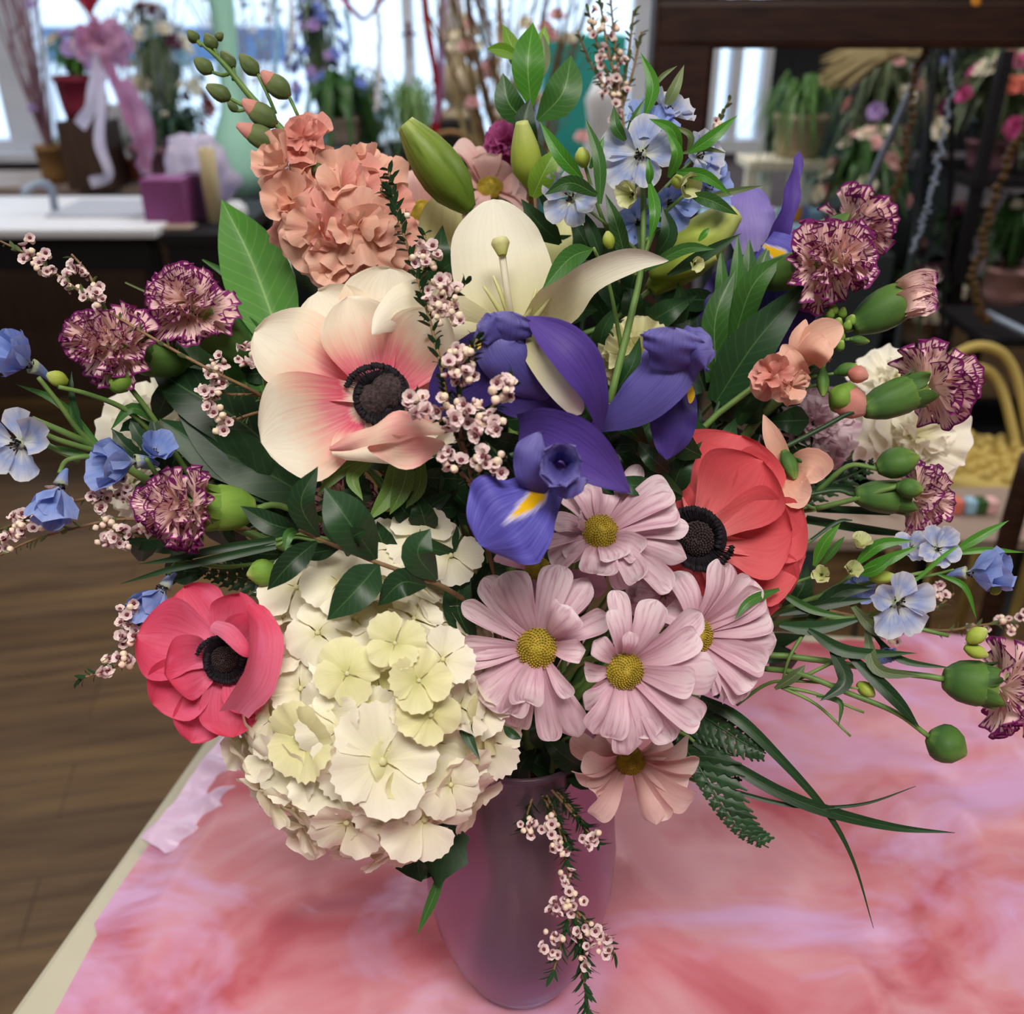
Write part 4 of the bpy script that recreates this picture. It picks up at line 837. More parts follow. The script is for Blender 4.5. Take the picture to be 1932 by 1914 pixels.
for i, (pts, w, mt) in enumerate((
  (((1470,1112,.478),(1415,1135,.468),(1386,1170,.466)), 18, 'leaf_mid'), (((1536,1068,.48),(1555,1025,.474),(1586,987,.472)), 22, 'leaf_bright'), (((1550,1066,.485),(1575,1035,.48),(1594,1012,.478)), 15, 'leaf_mid'), (((1612,1068,.478),(1660,1028,.472),(1724,1020,.47)), 22, 'leaf_bright'),
  (((1622,1078,.476),(1672,1058,.468),(1734,1030,.466)), 22, 'leaf_bright'), (((1625,1085,.474),(1655,1075,.468),(1692,1046,.466)), 18, 'leaf_bright'), (((1800,1042,.48),(1850,1012,.476),(1904,982,.476)), 18, 'leaf_bright'), (((1800,1046,.478),(1860,1038,.474),(1936,1043,.474)), 12, 'leaf_bright'),
  (((1770,1084,.478),(1820,1108,.472),(1843,1170,.472)), 11, 'leaf_bright'), (((1635,1190,.48),(1655,1262,.470),(1738,1277,.468)), 24, 'leaf_olive'), (((1590,1225,.48),(1680,1310,.468),(1736,1374,.468)), 26, 'leaf_dark'), (((1525,1188,.485),(1600,1230,.475),(1732,1233,.474)), 24, 'leaf_dark'),
  (((1568,1225,.48),(1595,1285,.470),(1546,1324,.468)), 28, 'leaf_dark'), (((1605,1140,.485),(1655,1190,.475),(1712,1194,.474)), 22, 'leaf_olive'), (((1645,1195,.485),(1700,1245,.478),(1800,1262,.474)), 14, 'leaf_dark'), (((1470,1180,.49),(1540,1185,.485),(1640,1165,.48)), 26, 'leaf_dark'), (((1470,1160,.49),(1560,1140,.485),(1650,1130,.48)), 22, 'leaf_dark'),
  (((1460,1110,.49),(1530,1150,.485),(1600,1165,.48)), 16, 'leaf_mid'), (((1462,1300,.49),(1500,1275,.485),(1520,1255,.485)), 20, 'leaf_olive'), (((1540,1315,.482),(1585,1325,.478),(1582,1372,.476)), 10, 'leaf_mid'), (((1700,1120,.478),(1780,1050,.472),(1810,1030,.47)), 8, 'leaf_bright'), (((1520,1180,.49),(1580,1120,.485),(1650,1110,.48)), 30, 'leaf_dark'))):
    pleaf(r, pts, [w*.3, w, w*.8, 0], mt, seed=i)
stem(r, S(1390, 1200, .52), (FWD*.3-RIGHT-UP*.3).normalized(), .0018)

# ---- carnations
def carn(label, c, A, R0, seed, **kw):
    C = S(*c); root = plant('carnation', label, 'flower', C, 'purple-striped carnations')
    return carnation_head(root, C, A, R0, seed, **kw)
carn('striped carnation at far left, the lower-left one of the joined pair', (236,656,.478), face(-.62,.12), .0205, 21, clen=.034)
carn('striped carnation at the left, right one of the joined pair, below the bright green leaf', (372,596,.49), face(-.25,.45), .0215, 22, clen=.036, backd=(face(.55,-.5,-.55)))
carn('striped carnation facing left, above the rose anemone, with a pale green cup', (378,958,.462), face(-.88,.02), .0205, 23, cmat='calyx_lt', clen=.026)
carn('striped carnation at the right, in front of an edge-on one', (1540,500,.50), face(.72,.05), .0235, 24, crad=.0108, smat='stem_dark', stemr=.0013, clen=.036)
carn('striped carnation seen edge-on at the right, highest one', (1598,432,.54), face(.86,.28,.05), .0235, 25, crad=.0105, smat='stem_dark', stemr=.0013, clen=.030, layers=((7,.15,1.0),(6,.5,.95),(6,.85,.8)))
carn('striped carnation seen from the side, right above the white ruffled flowers', (1744,730,.50), face(.83,.32,-.1), .0235, 26, crad=.0108, smat='stem_dark', stemr=.0013, clen=.036, layers=((7,.25,1.0),(7,.5,.97),(6,.85,.85)))
carn('small striped carnation at the right above the delphinium spray', (1722,940,.51), face(.92,-.05,.1), .0185, 27, crad=.0100, smat='stem_dark', stemr=.0012, clen=.030, layers=((7,.2,1.0),(6,.55,.95),(5,.9,.8)))
carn('striped carnation cut off by the right edge of the frame', (1885,1296,.475), face(.9,-.1,.2), .0225, 28, clen=.026, layers=((7,.15,1.0),(7,.5,.95),(6,.9,.8)))
r = plant('carnation', 'half-open striped carnation bud at the right with petals just showing', 'flower', S(1700,570,.50), 'purple-striped carnations')
bud(r, (1610,618,.505), (1722,553,.50), 40, 'calyx', 'calyx', .03, 5, [.42,.8,.98,.95,.7])
for k in range(7): ppetal(r, 'petal', 'carn', ((1690,582-k*6+8,.503-.002*(k % 3)),(1728,575-k*7,.492-.003*(k % 3)),(1770-k % 3*6,578-k*9,.492)), [34,44,36], cup=.4, tip=.3, n=10, m=8, seed=k, ruf=.0012)
stem(r, S(1610,618,.505), face(-.85,-.4,-.3), .0018)
def budplant(label, a, b, q, via, mat='calyx', name='carnation_bud', vr=.0013):
    r = plant(name, label, 'bud', S(*a), 'closed buds'); bud(r, a, b, q, mat, prof=[.4,.95,1.05,.85,.15])
    pstem(r, [a]+list(via), [vr, vr*1.2]); stem(r, S(*via[-1]), (S(*via[-1])-S(*via[-2] if len(via) > 1 else a)).normalized(), vr*1.2)
budplant('round green bud drooping over the pink tissue at the right', (1752,1390,.47), (1823,1424,.466), 35, [(1690,1345,.472),(1600,1308,.478),(1510,1272,.485),(1440,1262,.50)])
budplant('green bud left, hanging under the striped carnation pair', (246,732,.475), (205,705,.47), 22, [(290,790,.485),(340,870,.50),(380,930,.51)], 'calyx_lt')
budplant('green bud by the white ruffled flowers at the right', (1655,885,.505), (1735,862,.50), 28, [(1600,880,.51),(1540,930,.52)])
budplant('small green bud pressed against the small striped carnation', (1692,918,.50), (1742,926,.495), 18, [(1620,940,.51),(1540,960,.52)])
budplant('pale green bud peeking out above the hydrangea left side', (520,1075,.452), (466,1085,.448), 24, [(560,1060,.47),(600,1050,.49)], 'calyx_lt')

# ---- peach stocks
def rosette(root, c, fc, R0, seed, mat='peach', n=(5, 4, 2), name='floret'):
    C = S(*c); A = face(*fc); X = A.orthogonal().normalized(); Y = A.cross(X); R = random.Random(seed); fl = thing_part(root, name, C)
    for li, k_ in enumerate(n):
        for k in range(k_):
            a = 2*pi*(k+R.uniform(-.25, .25))/k_+li; e = .05+li*.5+R.uniform(-.2, .2); rad = X*cos(a)+Y*sin(a)
            mb = MB(); fan(mb, C+A*.002*li, rad*cos(e)+A*sin(e), A*cos(e)-rad*sin(e), R0*1.3*(1-li*.2)*R.uniform(.8, 1.15), R.uniform(.65, .95), curl=R.uniform(-.5, .45), ruf=R.uniform(.06, .16), rk=R.choice((2, 3)), tooth=.02, claw=.3, rnd=.25, n=8, m=14, seed=seed*50+li*9+k)
            part(fl, 'petal', mat if R.random() < .8 else 'peach_r' if mat == 'peach' else mat, mb)
    return fl
r = plant('stock', 'peach stock with a budded tip leaning to the upper left', 'flower', S(560,250,.52), 'peach stocks')
pstem(r, ((368,72,.52),(420,118,.52),(480,190,.525),(560,275,.53),(640,370,.55),(700,520,.56)), [.0008,.0018,.0024,.0028])
for k, (c, fc, R0, mt) in enumerate((((578,268,.505),(-.2,.3),.0125,'peach_r'), ((545,315,.508),(-.55,.15),.0165,'peach'), ((600,325,.515),(.1,.2),.013,'peach'), ((690,330,.525),(.2,.45),.0185,'peach'), ((560,385,.505),(-.4,-.1),.0165,'peach'), ((645,360,.508),(.1,.2),.0175,'peach'), ((720,395,.52),(.35,.1),.017,'peach'), ((610,435,.500),(-.2,-.3),.0175,'peach'), ((675,430,.497),(.1,0),.0185,'peach'), ((635,485,.505),(-.1,-.5),.0165,'peach'), ((700,480,.505),(.2,-.3),.018,'peach'), ((735,450,.515),(.3,-.2),.0145,'peach'), ((575,430,.515),(-.5,-.4),.014,'peach_r'), ((670,515,.512),(0,-.6),.014,'peach_r'))):
    rosette(r, c, fc, R0, 100+k, mt)
for k, (a, b, q, m_) in enumerate((((372,78,.52),(355,58,.52),11,'leaf_olive'), ((404,92,.52),(388,64,.52),13,'leaf_olive'), ((400,136,.515),(368,112,.515),14,'leaf_olive'), ((440,128,.525),(418,98,.525),13,'leaf_olive'), ((486,140,.52),(454,104,.52),15,'leaf_olive'), ((434,186,.515),(390,162,.512),15,'leaf_olive'), ((545,182,.52),(494,136,.518),18,'peach_r'), ((520,236,.51),(458,190,.508),19,'peach_r'), ((522,274,.508),(448,236,.505),19,'peach_r'), ((448,210,.528),(430,192,.528),8,'leaf_olive'), ((600,330,.505),(585,295,.50),16,'leaf_olive'), ((408,75,.53),(420,62,.53),8,'leaf_olive'))):
    bud(r, a, b, q, 'sepal' if m_ == 'leaf_olive' else m_, groove=.08, prof=[.4,1,1,.75,.3])
    if m_ != 'leaf_olive': bud(r, a, tuple(.25*x+.75*y for x, y in zip(a, b)), q*1.04, 'sepal', 'calyx', .10, 3, [.4,.95,1.08,.98,.6])
    e = {0: (380,85,.52), 1: (410,105,.52), 2: (430,140,.52), 3: (440,150,.523), 4: (520,215,.525), 5: (480,205,.522), 6: (570,240,.53), 7: (560,275,.528), 8: (575,300,.53), 9: (470,195,.525), 10: (650,350,.54), 11: (400,95,.522)}[k]
    pstem(r, (a, ((a[0]+e[0])/2+3, (a[1]+e[1])/2+4, a[2]), e), [.0009,.0011], name='pedicel')
stem(r, S(700,520,.56), (FWD*.2-UP+RIGHT*.3).normalized(), .003)
r = plant('stock', 'peach stock with a cluster of green buds at the right', 'flower', S(1500,720,.51), 'peach stocks')
pstem(r, ((1585,605,.505),(1560,650,.51),(1500,730,.515),(1440,780,.525),(1395,840,.54)), [.0014,.0024,.003])
R = random.Random(4)
for k, (x, y) in enumerate(((1570,590),(1592,588),(1560,612),(1580,608),(1600,612),(1570,630),(1590,632),(1555,640),(1606,602),(1586,650),(1575,582))):
    bud(r, (x-4, y+12, .503), (x+R.uniform(-4, 6), y-8, .500), R.uniform(8, 11), 'calyx_lt', prof=[.4,1,1,.75,.3]); pstem(r, ((x-3, y+10, .503), (1572, 645, .508)), [.0007, .0008], name='pedicel')
for a, b, q in (((1603,640,.50),(1640,645,.50),9), ((1552,695,.50),(1553,748,.495),12), ((1575,705,.505),(1618,690,.50),13)): bud(r, a, b, q, 'calyx')
bud(r, (1600,702,.50), (1638,712,.498), 17, 'peach_r')
bud(r, (1572,742,.50), (1636,776,.497), 30, 'peach_r', groove=.16, gk=4, prof=[.3,.9,1,.85,.3]); bud(r, (1568,738,.50), (1612,764,.496), 30, 'calyx_lt', 'calyx', .14, 3, [.3,.85,1.06,.8,.3])
for p in (((1575,745,.50),(1540,728,.51),(1500,740,.515)), ((1553,697,.505),(1560,670,.51)), ((1575,705,.505),(1530,712,.512),(1508,722,.515)), ((1603,640,.50),(1575,645,.508)), ((1480,860,.49),(1465,820,.505),(1440,800,.52))): pstem(r, p, [.0008,.0011], name='pedicel')
for k, (pts, ws) in enumerate(((((1530,690,.50),(1510,650,.49),(1520,602,.49)), [30,44,14]), (((1545,680,.50),(1545,640,.488),(1590,615,.49)), [40,66,40]), (((1530,685,.495),(1540,660,.484),(1560,640,.484)), [40,60,50]), (((1510,700,.50),(1492,675,.49),(1476,650,.49)), [26,40,20]), (((1520,710,.498),(1500,690,.488),(1490,660,.488)), [20,40,30]))):
    ppetal(r, 'petal', 'peach', pts, ws, cup=.35, tip=.35, seed=k, n=12, m=8)
rosette(r, (1462,712,.492), (-.3,.2), .0115, 31, 'peach_r', (4,4,3)); rosette(r, (1490,728,.488), (.2,-.3), .009, 32, 'peach', (4,3))
for k, (pts, ws) in enumerate(((((1485,885,.49),(1460,830,.487),(1440,782,.487)), [30,36,10]), (((1490,880,.49),(1530,880,.478),(1552,905,.478)), [30,70,60]), (((1485,890,.49),(1500,925,.478),(1530,935,.48)), [30,64,40]), (((1478,890,.492),(1470,915,.485),(1490,938,.486)), [20,44,40]))):
    ppetal(r, 'petal', 'peach', pts, ws, cup=.3, tip=.35, seed=k+9, n=12, m=8)
bud(r, (1478,850,.486), (1500,905,.482), 15, 'calyx'); bud(r, (1500,862,.486), (1540,882,.482), 10, 'calyx')
stem(r, S(1395,840,.54), (FWD*.2-UP-RIGHT*.5).normalized(), .003)

# ---- white and mixed ruffled flowers behind
def ruffled(label, c, fc, R0, seed, mat, layers, name='white_flower', group='ruffled flowers at the back', clen=.02):
    C = S(*c); root = plant(name, label, 'flower', C, group); return carnation_head(root, C-face(*fc)*R0*.4, face(*fc), R0, seed, layers, mat, True, clen, .008, tooth=.06)
Lw = ((9,.05,1.0),(7,.4,.9),(5,.9,.6))
ruffled('large ivory ruffled flower at the right, behind the side-on carnation', (1735,820,.58), (.15,.1), .036, 41, 'white', Lw)
ruffled('smaller ivory ruffled flower above the large one at right', (1690,715,.60), (.1,.4), .026, 42, 'white', Lw)
ruffled('ivory ruffled flower at the left behind the delphinium', (265,800,.56), (-.3,.3), .030, 43, 'white', Lw)
ruffled('small ivory flower low at the left beneath the blue delphinium', (235,915,.54), (-.4,-.2), .020, 44, 'white', ((7,.1,1),(4,.6,.8)))
ruffled('cream flower glimpsed between the lily and right iris petal', (1205,665,.52), (0,.2), .022, 45, 'hyd_y', Lw)
ruffled('pale pink double flower behind the right peach stock', (1535,800,.55), (.1,.2), .027, 46, 'daisy', ((14,.1,1),(12,.4,.85),(9,.8,.65),(6,1.1,.5)), 'pink_double_flower')
ruffled('small pale pink flower between back iris and peach stock', (1400,690,.56), (0,.2), .017, 47, 'daisy', ((9,.1,1),(7,.6,.8)), 'pink_double_flower')
ruffled('magenta flower behind the lily buds at the top', (960,268,.62), (0,.4), .017, 48, 'magenta', ((9,.1,1),(8,.5,.85),(6,1,.6)), 'magenta_flower')
ruffled('dark striped blossom hidden under the cream anemone', (640,955,.51), (0,0), .019, 49, 'carn', ((9,.1,1),(8,.5,.85)), 'dark_flower')
ruffled('pink flower low behind the coral anemone and daisies', (1255,1120,.50), (0,.1), .018, 50, 'daisy', ((9,.1,1),(7,.5,.8)), 'pink_double_flower')

# ---- waxflower sprigs
waxflower('tall waxflower sprig rising between the peach stock and the lily', (((733,318,.47),(748,400,.455),(780,500,.44),(812,610,.425),(838,720,.415),(850,790,.415),(882,880,.43),(900,960,.45)), ((800,440,.45),(806,480,.445),(800,520,.44)), ((878,535,.43),(850,560,.43),(812,600,.428)), ((735,345,.462),(720,360,.462),(742,380,.462))), 51,
  clusters=((803,485,.438,18,26), (835,560,.425,26,34), (850,600,.424,14,26), (868,690,.405,30,32), (765,405,.45,6,14), (748,495,.45,8,14)), leafmat='leaf_dark', dens=2.2, sc=1.05, lsz=1.15, fl=1.1)
waxflower('bushy waxflower spray in front of the violet iris and cream anemone', (((900,640,.41),(880,700,.41),(862,780,.41),(880,860,.42),(905,960,.45)), ((775,745,.41),(810,780,.408),(862,815,.412)), ((968,715,.405),(935,760,.405),(880,840,.42)), ((960,860,.405),(930,880,.41),(892,905,.43)), ((845,860,.41),(860,880,.415),(892,920,.43))), 61,
  clusters=((787,755,.402,18,28), (850,780,.402,20,30), (945,735,.398,18,26), (898,790,.402,20,32), (925,875,.400,18,30), (850,868,.405,10,20), (935,805,.402,12,24)), fl=.8, leafmat='leaf_dark', dens=2.4, sc=1.15, lsz=1.1)
waxflower('long waxflower sprig pointing to the upper left corner over the carnations', (((0,455,.49),(60,485,.485),(130,535,.475),(200,585,.465),(300,645,.46),(400,700,.46),(490,745,.475),(560,800,.50)), ((135,480,.475),(165,515,.475),(195,570,.468))), 52, clusters=((50,470,.48,8,20), (85,495,.478,14,26), (140,525,.472,14,24), (170,550,.468,8,18), (190,565,.462,6,16)), sc=.95, dens=.55)
waxflower('waxflower clusters before the broad left leaves, beside the cream anemone', (((405,690,.47),(420,740,.47),(480,745,.475),(520,760,.49)), ((470,655,.465),(495,700,.468),(510,760,.49)), ((410,820,.465),(450,790,.47),(520,770,.49))), 53, clusters=((408,695,.465,12,22), (400,735,.463,14,24), (415,795,.463,12,20), (470,670,.462,12,22), (405,760,.463,8,18)))
waxflower('waxflower sprig trailing out at the left under the blue delphinium', (((0,1000,.475),(60,975,.472),(120,950,.472),(240,935,.48),(380,960,.50)),), 54, clusters=((25,995,.47,12,22), (60,985,.468,12,24), (100,955,.468,16,28), (185,940,.47,14,20), (235,925,.475,14,20)), dens=.7)
waxflower('thin waxflower twig running to the left edge, lowest of the left pair', (((0,1048,.47),(60,1020,.468),(130,1000,.468),(230,980,.472),(350,990,.49),(480,1000,.51)), ((180,990,.47),(250,1010,.472),(340,1015,.49))), 55, clusters=((10,1030,.468,6,16), (200,1005,.468,16,24), (235,1015,.468,8,16), (275,1000,.468,8,14)), dens=.5)
waxflower('waxflower sprig left of the rose anemone, pointing down-left', (((144,1284,.465),(200,1264,.465),(260,1238,.468),(330,1200,.485),(450,1130,.51)), ((222,1226,.465),(250,1190,.468),(300,1150,.48)), ((235,1170,.465),(265,1160,.468),(330,1140,.485))), 56, clusters=((200,1258,.46,8,18), (235,1245,.46,8,16), (248,1160,.46,16,24), (240,1200,.46,10,16)), leafmat='leaf_dark')
waxflower('waxflower sprig hanging down across the vase to the front', (((1113,1916,.50),(1092,1800,.502),(1078,1700,.505),(1064,1600,.510),(1040,1520,.520),(1000,1450,.545)), ((1127,1592,.508),(1085,1540,.515),(1030,1480,.528)), ((985,1568,.515),(1000,1520,.522),(1015,1470,.535)), ((1160,1800,.497),(1125,1755,.50),(1082,1715,.505)), ((1042,1840,.497),(1060,1780,.50),(1078,1715,.505)), ((1105,1830,.495),(1100,1770,.50),(1085,1720,.505)), ((1105,1560,.512),(1065,1510,.522),(1020,1465,.535)), ((950,1500,.53),(980,1470,.54),(1005,1450,.545)), ((1075,1600,.508),(1050,1550,.515),(1010,1480,.53))), 57,
  clusters=((1055,1590,.50,12,20), (1112,1578,.50,12,20), (1000,1560,.505,12,18), (1060,1720,.495,12,24), (1042,1780,.492,16,24), (1085,1700,.495,12,22), (1110,1770,.49,14,24), (1140,1785,.49,8,18), (1035,1555,.505,10,18), (1065,1655,.50,7,14), (1100,1820,.49,8,18)), leafmat='leaf_dark', dens=3.2, lsz=1.7, fl=.85, sc=.95)
waxflower('dusky waxflower spray rising at the top in front of the window', (((1150,-20,.62),(1160,80,.62),(1172,180,.62),(1180,280,.61)), ((1110,20,.63),(1135,110,.625),(1168,190,.62)), ((1195,20,.63),(1185,110,.625),(1172,200,.62)), ((1090,60,.63),(1120,130,.63),(1160,190,.62)), ((1210,60,.62),(1195,130,.62),(1175,200,.62)), ((1130,-10,.62),(1145,80,.62),(1165,170,.62))), 58, clusters=((1150,120,.62,14,30), (1160,170,.62,18,26), (1145,60,.62,8,26), (1165,220,.62,8,14), (1120,40,.62,6,24)), sc=1.1, dens=1.1)
waxflower('short waxflower tip poking up right of the top delphinium', (((1375,190,.56),(1358,225,.56),(1340,270,.56),(1310,340,.56)),), 59, clusters=((1350,240,.56,6,12),))
waxflower('waxflower spray at the far right behind the delphinium', (((1932,1170,.56),(1850,1180,.56),(1770,1190,.56),(1650,1170,.56),(1500,1140,.56)), ((1800,1120,.56),(1760,1150,.56),(1700,1160,.56))), 60, clusters=((1900,1175,.56,12,20), (1840,1195,.56,12,22), (1770,1120,.56,10,16), (1690,1200,.56,8,16), (1930,1165,.56,6,14)), dens=.7)

# ---- grass blades and fern
def blade(label, pts, ws, name='grass_blade', mat='leaf_dark'):
    r = plant(name, label, 'grass blade', S(*pts[0]), 'long grass blades'); pleaf(r, pts, ws, mat, 'blade', n=30, m=4, fold=.3, tip=0); stem(r, S(*pts[0]), (S(*pts[0])-S(*pts[1])).normalized(), .001)
blade('longest grass blade, curving down to the right and thinning to a thread', ((1320,1320,.50),(1390,1355,.49),(1470,1430,.485),(1558,1530,.485),(1610,1625,.487),(1648,1752,.49)), [20,24,18,12,6,1])
blade('grass blade arching out almost level at the right', ((1310,1400,.50),(1390,1450,.49),(1480,1500,.485),(1570,1534,.485),(1690,1562,.49),(1802,1572,.49)), [14,22,24,22,14,1])
blade('thin grass blade whose tip turns back upward', ((1330,1478,.50),(1400,1498,.49),(1480,1518,.486),(1558,1524,.485),(1640,1515,.486),(1728,1484,.49)), [6,8,8,7,5,1])
blade('dark grass blade pointing left, upper of the left bundle', ((520,1020,.48),(420,1035,.472),(330,1055,.468),(262,1065,.468)), [16,16,12,1])
blade('dark grass blade pointing left, lower of the left bundle', ((520,1030,.48),(420,1052,.470),(320,1075,.465),(228,1102,.465)), [14,16,12,1])
blade('pale silvery stem beside the left carnations', ((560,700,.54),(480,650,.53),(360,590,.52),(236,533,.52)), [8,8,6,3], mat='leaf_olive')
blade('slim blade at the top left of the bright leaf', ((470,560,.56),(430,520,.55),(382,490,.55)), [16,16,3], mat='leaf_mid')
for i, (a, b, c, w_) in enumerate((((1540,960,.52),(1650,965,.53),(1680,970,.53),14), ((1530,1020,.52),(1580,985,.52),(1608,982,.52),7), ((1520,980,.53),(1640,1000,.54),(1730,1010,.54),16), ((1520,930,.53),(1580,920,.53),(1640,930,.53),14))):
    blade(('dark blade under the small striped carnation', 'short dark twig above the white delphinium bud', 'broad dark blade behind the right delphinium', 'dark blade reaching right from the coral anemone')[i], (a, b, c), [w_, w_, w_*.4])
def fern(label, rach, n, L, side, seed, w=22, d0=.5, inner=.35):
    q = P3(*rach); r = plant('fern_frond', label, 'fern', q[0], 'fern fronds'); R = random.Random(seed)
    mb = MB(); tube(mb, q, [.0009, .0004], 20, 6); part(r, 'rachis', 'stem_dark', mb); stem(r, q[0], (q[0]-q[1]).normalized(), .0012, 'stem_dark')
    for i in range(n):
        t = .06+.92*i/n; p = crv(q, t); T = (crv(q, min(1, t+.04))-crv(q, max(0, t-.04))).normalized(); nn = (CAM-p).normalized(); B = T.cross(nn).normalized()
        for sd in (1, -1):
            l = L*(1-t*.78)*(1 if sd == side else inner)*d0/F; dr = (B*sd*.75+T*.75).normalized(); mb = MB()
            strip(mb, [p, p+dr*l*.5+nn*.001, p+dr*l+T*l*.12], [w*.25*d0/F*(1-t*.5), w*.5*d0/F*(1-t*.5), w*.05*d0/F], nrm=nn, fold=-.2, tooth=.75, tf=max(3, int(5*(1-t*.5))), tip=0, n=22, m=4)
            part(r, 'pinna', 'leaf_dark', mb)
fern('leatherleaf fern right of the lowest daisy, reaching furthest down', ((1280,1400,.505),(1320,1450,.495),(1360,1520,.49),(1400,1570,.488),(1450,1600,.487)), 12, 100, -1, 1, 26)
fern('leatherleaf fern tip just under the long grass blade', ((1290,1330,.51),(1340,1360,.50),(1400,1400,.49),(1445,1422,.488)), 10, 70, 1, 2, 24, inner=.7)
fern('small dark fern tucked behind the daisies on the right', ((1270,1360,.52),(1310,1400,.51),(1350,1440,.50),(1400,1490,.498)), 9, 70, 1, 3, 24, inner=.8)
fern('dark fern at the left under the broad leaves', ((600,1000,.52),(500,960,.51),(420,900,.505),(350,850,.50)), 12, 80, 1, 4, 22, inner=.9)
fern('dark fern above the rose anemone', ((600,1100,.52),(520,1100,.51),(440,1090,.50),(370,1070,.495)), 11, 70, 1, 5, 22, inner=.9)
fern('dark fern beneath the right stock', ((1440,950,.56),(1520,930,.55),(1600,900,.545),(1660,870,.54)), 10, 60, 1, 6, 20, inner=.9)
# ---- dense dark greenery inside the bouquet
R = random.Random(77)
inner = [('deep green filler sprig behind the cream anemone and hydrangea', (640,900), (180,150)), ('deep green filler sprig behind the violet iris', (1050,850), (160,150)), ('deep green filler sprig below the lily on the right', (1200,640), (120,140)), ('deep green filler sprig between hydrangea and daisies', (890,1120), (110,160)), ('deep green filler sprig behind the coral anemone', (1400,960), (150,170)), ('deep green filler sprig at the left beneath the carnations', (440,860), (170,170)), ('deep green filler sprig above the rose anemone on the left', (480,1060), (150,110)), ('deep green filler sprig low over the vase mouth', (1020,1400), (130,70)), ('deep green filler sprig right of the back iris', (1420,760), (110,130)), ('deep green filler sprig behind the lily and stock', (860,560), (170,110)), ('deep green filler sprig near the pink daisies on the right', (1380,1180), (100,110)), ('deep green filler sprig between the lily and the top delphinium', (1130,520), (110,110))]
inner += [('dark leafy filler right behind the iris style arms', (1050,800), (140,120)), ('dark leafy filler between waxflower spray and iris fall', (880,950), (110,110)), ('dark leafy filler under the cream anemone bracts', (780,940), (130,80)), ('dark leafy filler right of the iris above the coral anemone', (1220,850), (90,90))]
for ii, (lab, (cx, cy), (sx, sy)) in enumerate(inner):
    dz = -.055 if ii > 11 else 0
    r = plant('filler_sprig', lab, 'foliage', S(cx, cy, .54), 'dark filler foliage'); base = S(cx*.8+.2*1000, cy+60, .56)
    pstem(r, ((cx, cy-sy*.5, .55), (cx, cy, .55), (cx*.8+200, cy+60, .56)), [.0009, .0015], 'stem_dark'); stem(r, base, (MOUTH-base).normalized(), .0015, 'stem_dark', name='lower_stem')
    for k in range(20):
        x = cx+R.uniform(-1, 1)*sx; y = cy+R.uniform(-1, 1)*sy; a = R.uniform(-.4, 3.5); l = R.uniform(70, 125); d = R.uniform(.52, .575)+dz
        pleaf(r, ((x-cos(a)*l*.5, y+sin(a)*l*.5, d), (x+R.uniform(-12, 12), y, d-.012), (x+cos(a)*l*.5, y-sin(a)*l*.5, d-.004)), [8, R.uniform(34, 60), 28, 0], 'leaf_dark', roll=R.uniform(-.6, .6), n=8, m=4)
# ================================================================ the shop behind the bouquet
def pc(name, hexs, rough=.6, **k):
    if name not in M: M[name] = plain(name, hexs, k.pop('c2', None), rough, k.pop('scale', 14), **k)
    return name
for n_, h_ in (('terracotta', '#a8604c'), ('wine_red', '#7d2238'), ('magenta_box', '#8a4a80'), ('purple_box', '#4c2a4e'), ('cream_wax', '#d4c49a'), ('mint_glass', '#a7dcc8'), ('teal_paint', '#2f9a94'), ('white_card', '#e4e6ee'),
               ('black_wood', '#17141a'), ('beige_clay', '#b5a48c'), ('grey_blue_paint', '#5e7078'), ('wicker_tan', '#9a7448'), ('slate_paint', '#3c464a'), ('pale_wood', '#b8a48a'), ('hot_pink', '#c8508c'), ('crimson', '#b0182e'), ('lilac', '#b79ad4'), ('periwinkle', '#7c8fd8'),
               ('coral', '#e07a68'), ('blush', '#e8b8b8'), ('ivory', '#ece4d0'), ('plum', '#5c1f42'), ('amber', '#c98a2a'), ('gold_bead', '#4e3818'), ('chrome', '#9aa6b8'), ('yellow_wicker', '#cdb568'), ('stone', '#a08c80'), ('dusty_mauve', '#8e6672'), ('sky_card', '#9ec4dc'), ('tan_straw', '#c2b184'), ('navy', '#23264a'), ('white_tulle', '#dcdcf0')): pc(n_, h_, metal=.8 if n_ == 'chrome' else 0)
M['tulle'] = plain('lilac_white_tulle', '#dcd4ee', '#f0eaf8', .7, 12, tl=.5)
M['grassleaf'] = leaf_mat('pale_green_grass_leaf', '#4d7a3c', '#86aa62', '#b9cf98', .3)
M['sage'] = leaf_mat('sage_green_leaf', '#56684a', '#7d8c66', '#a4b08c', .3)
M['cabwood'] = plain('dull_brown_wood', '#3b2a22', '#4a362b', .6, 6, stretch=(9, 2, 1))
M['darkwood'] = plain('dark_stained_wood', '#21110b', '#3a2014', .5, 9, stretch=(2, 1, 12), spec=.4)
def _rose(mb):
    R = random.Random(1)
    for li, n in enumerate((6, 5, 3)):
        for k in range(n):
            a = 2*pi*k/n+li; e = .1+li*.5; rad = V((cos(a), sin(a), 0)); Z = V((0, 0, 1))
            fan(mb, V((0, 0, 0)), rad*cos(e)+Z*sin(e), Z*cos(e)-rad*sin(e), 1-li*.2, .65, curl=R.uniform(-.2, .2), ruf=.08, n=4, m=7)
BL = {}
def bloom_mesh(mat):
    if mat not in BL: BL[mat] = mini('bloom', _rose, mat)
    return BL[mat]
def put_bloom(root, p, r, mat, z=None, name='bloom'):
    o = bpy.data.objects.new(name, bloom_mesh(mat)); COL.objects.link(o); o.parent = root
    o.matrix_local = Matrix.Translation(p-parent_loc(root)) @ orient((z or V((0, -.6, .8))).normalized()).to_4x4() @ Matrix.Scale(r, 4)
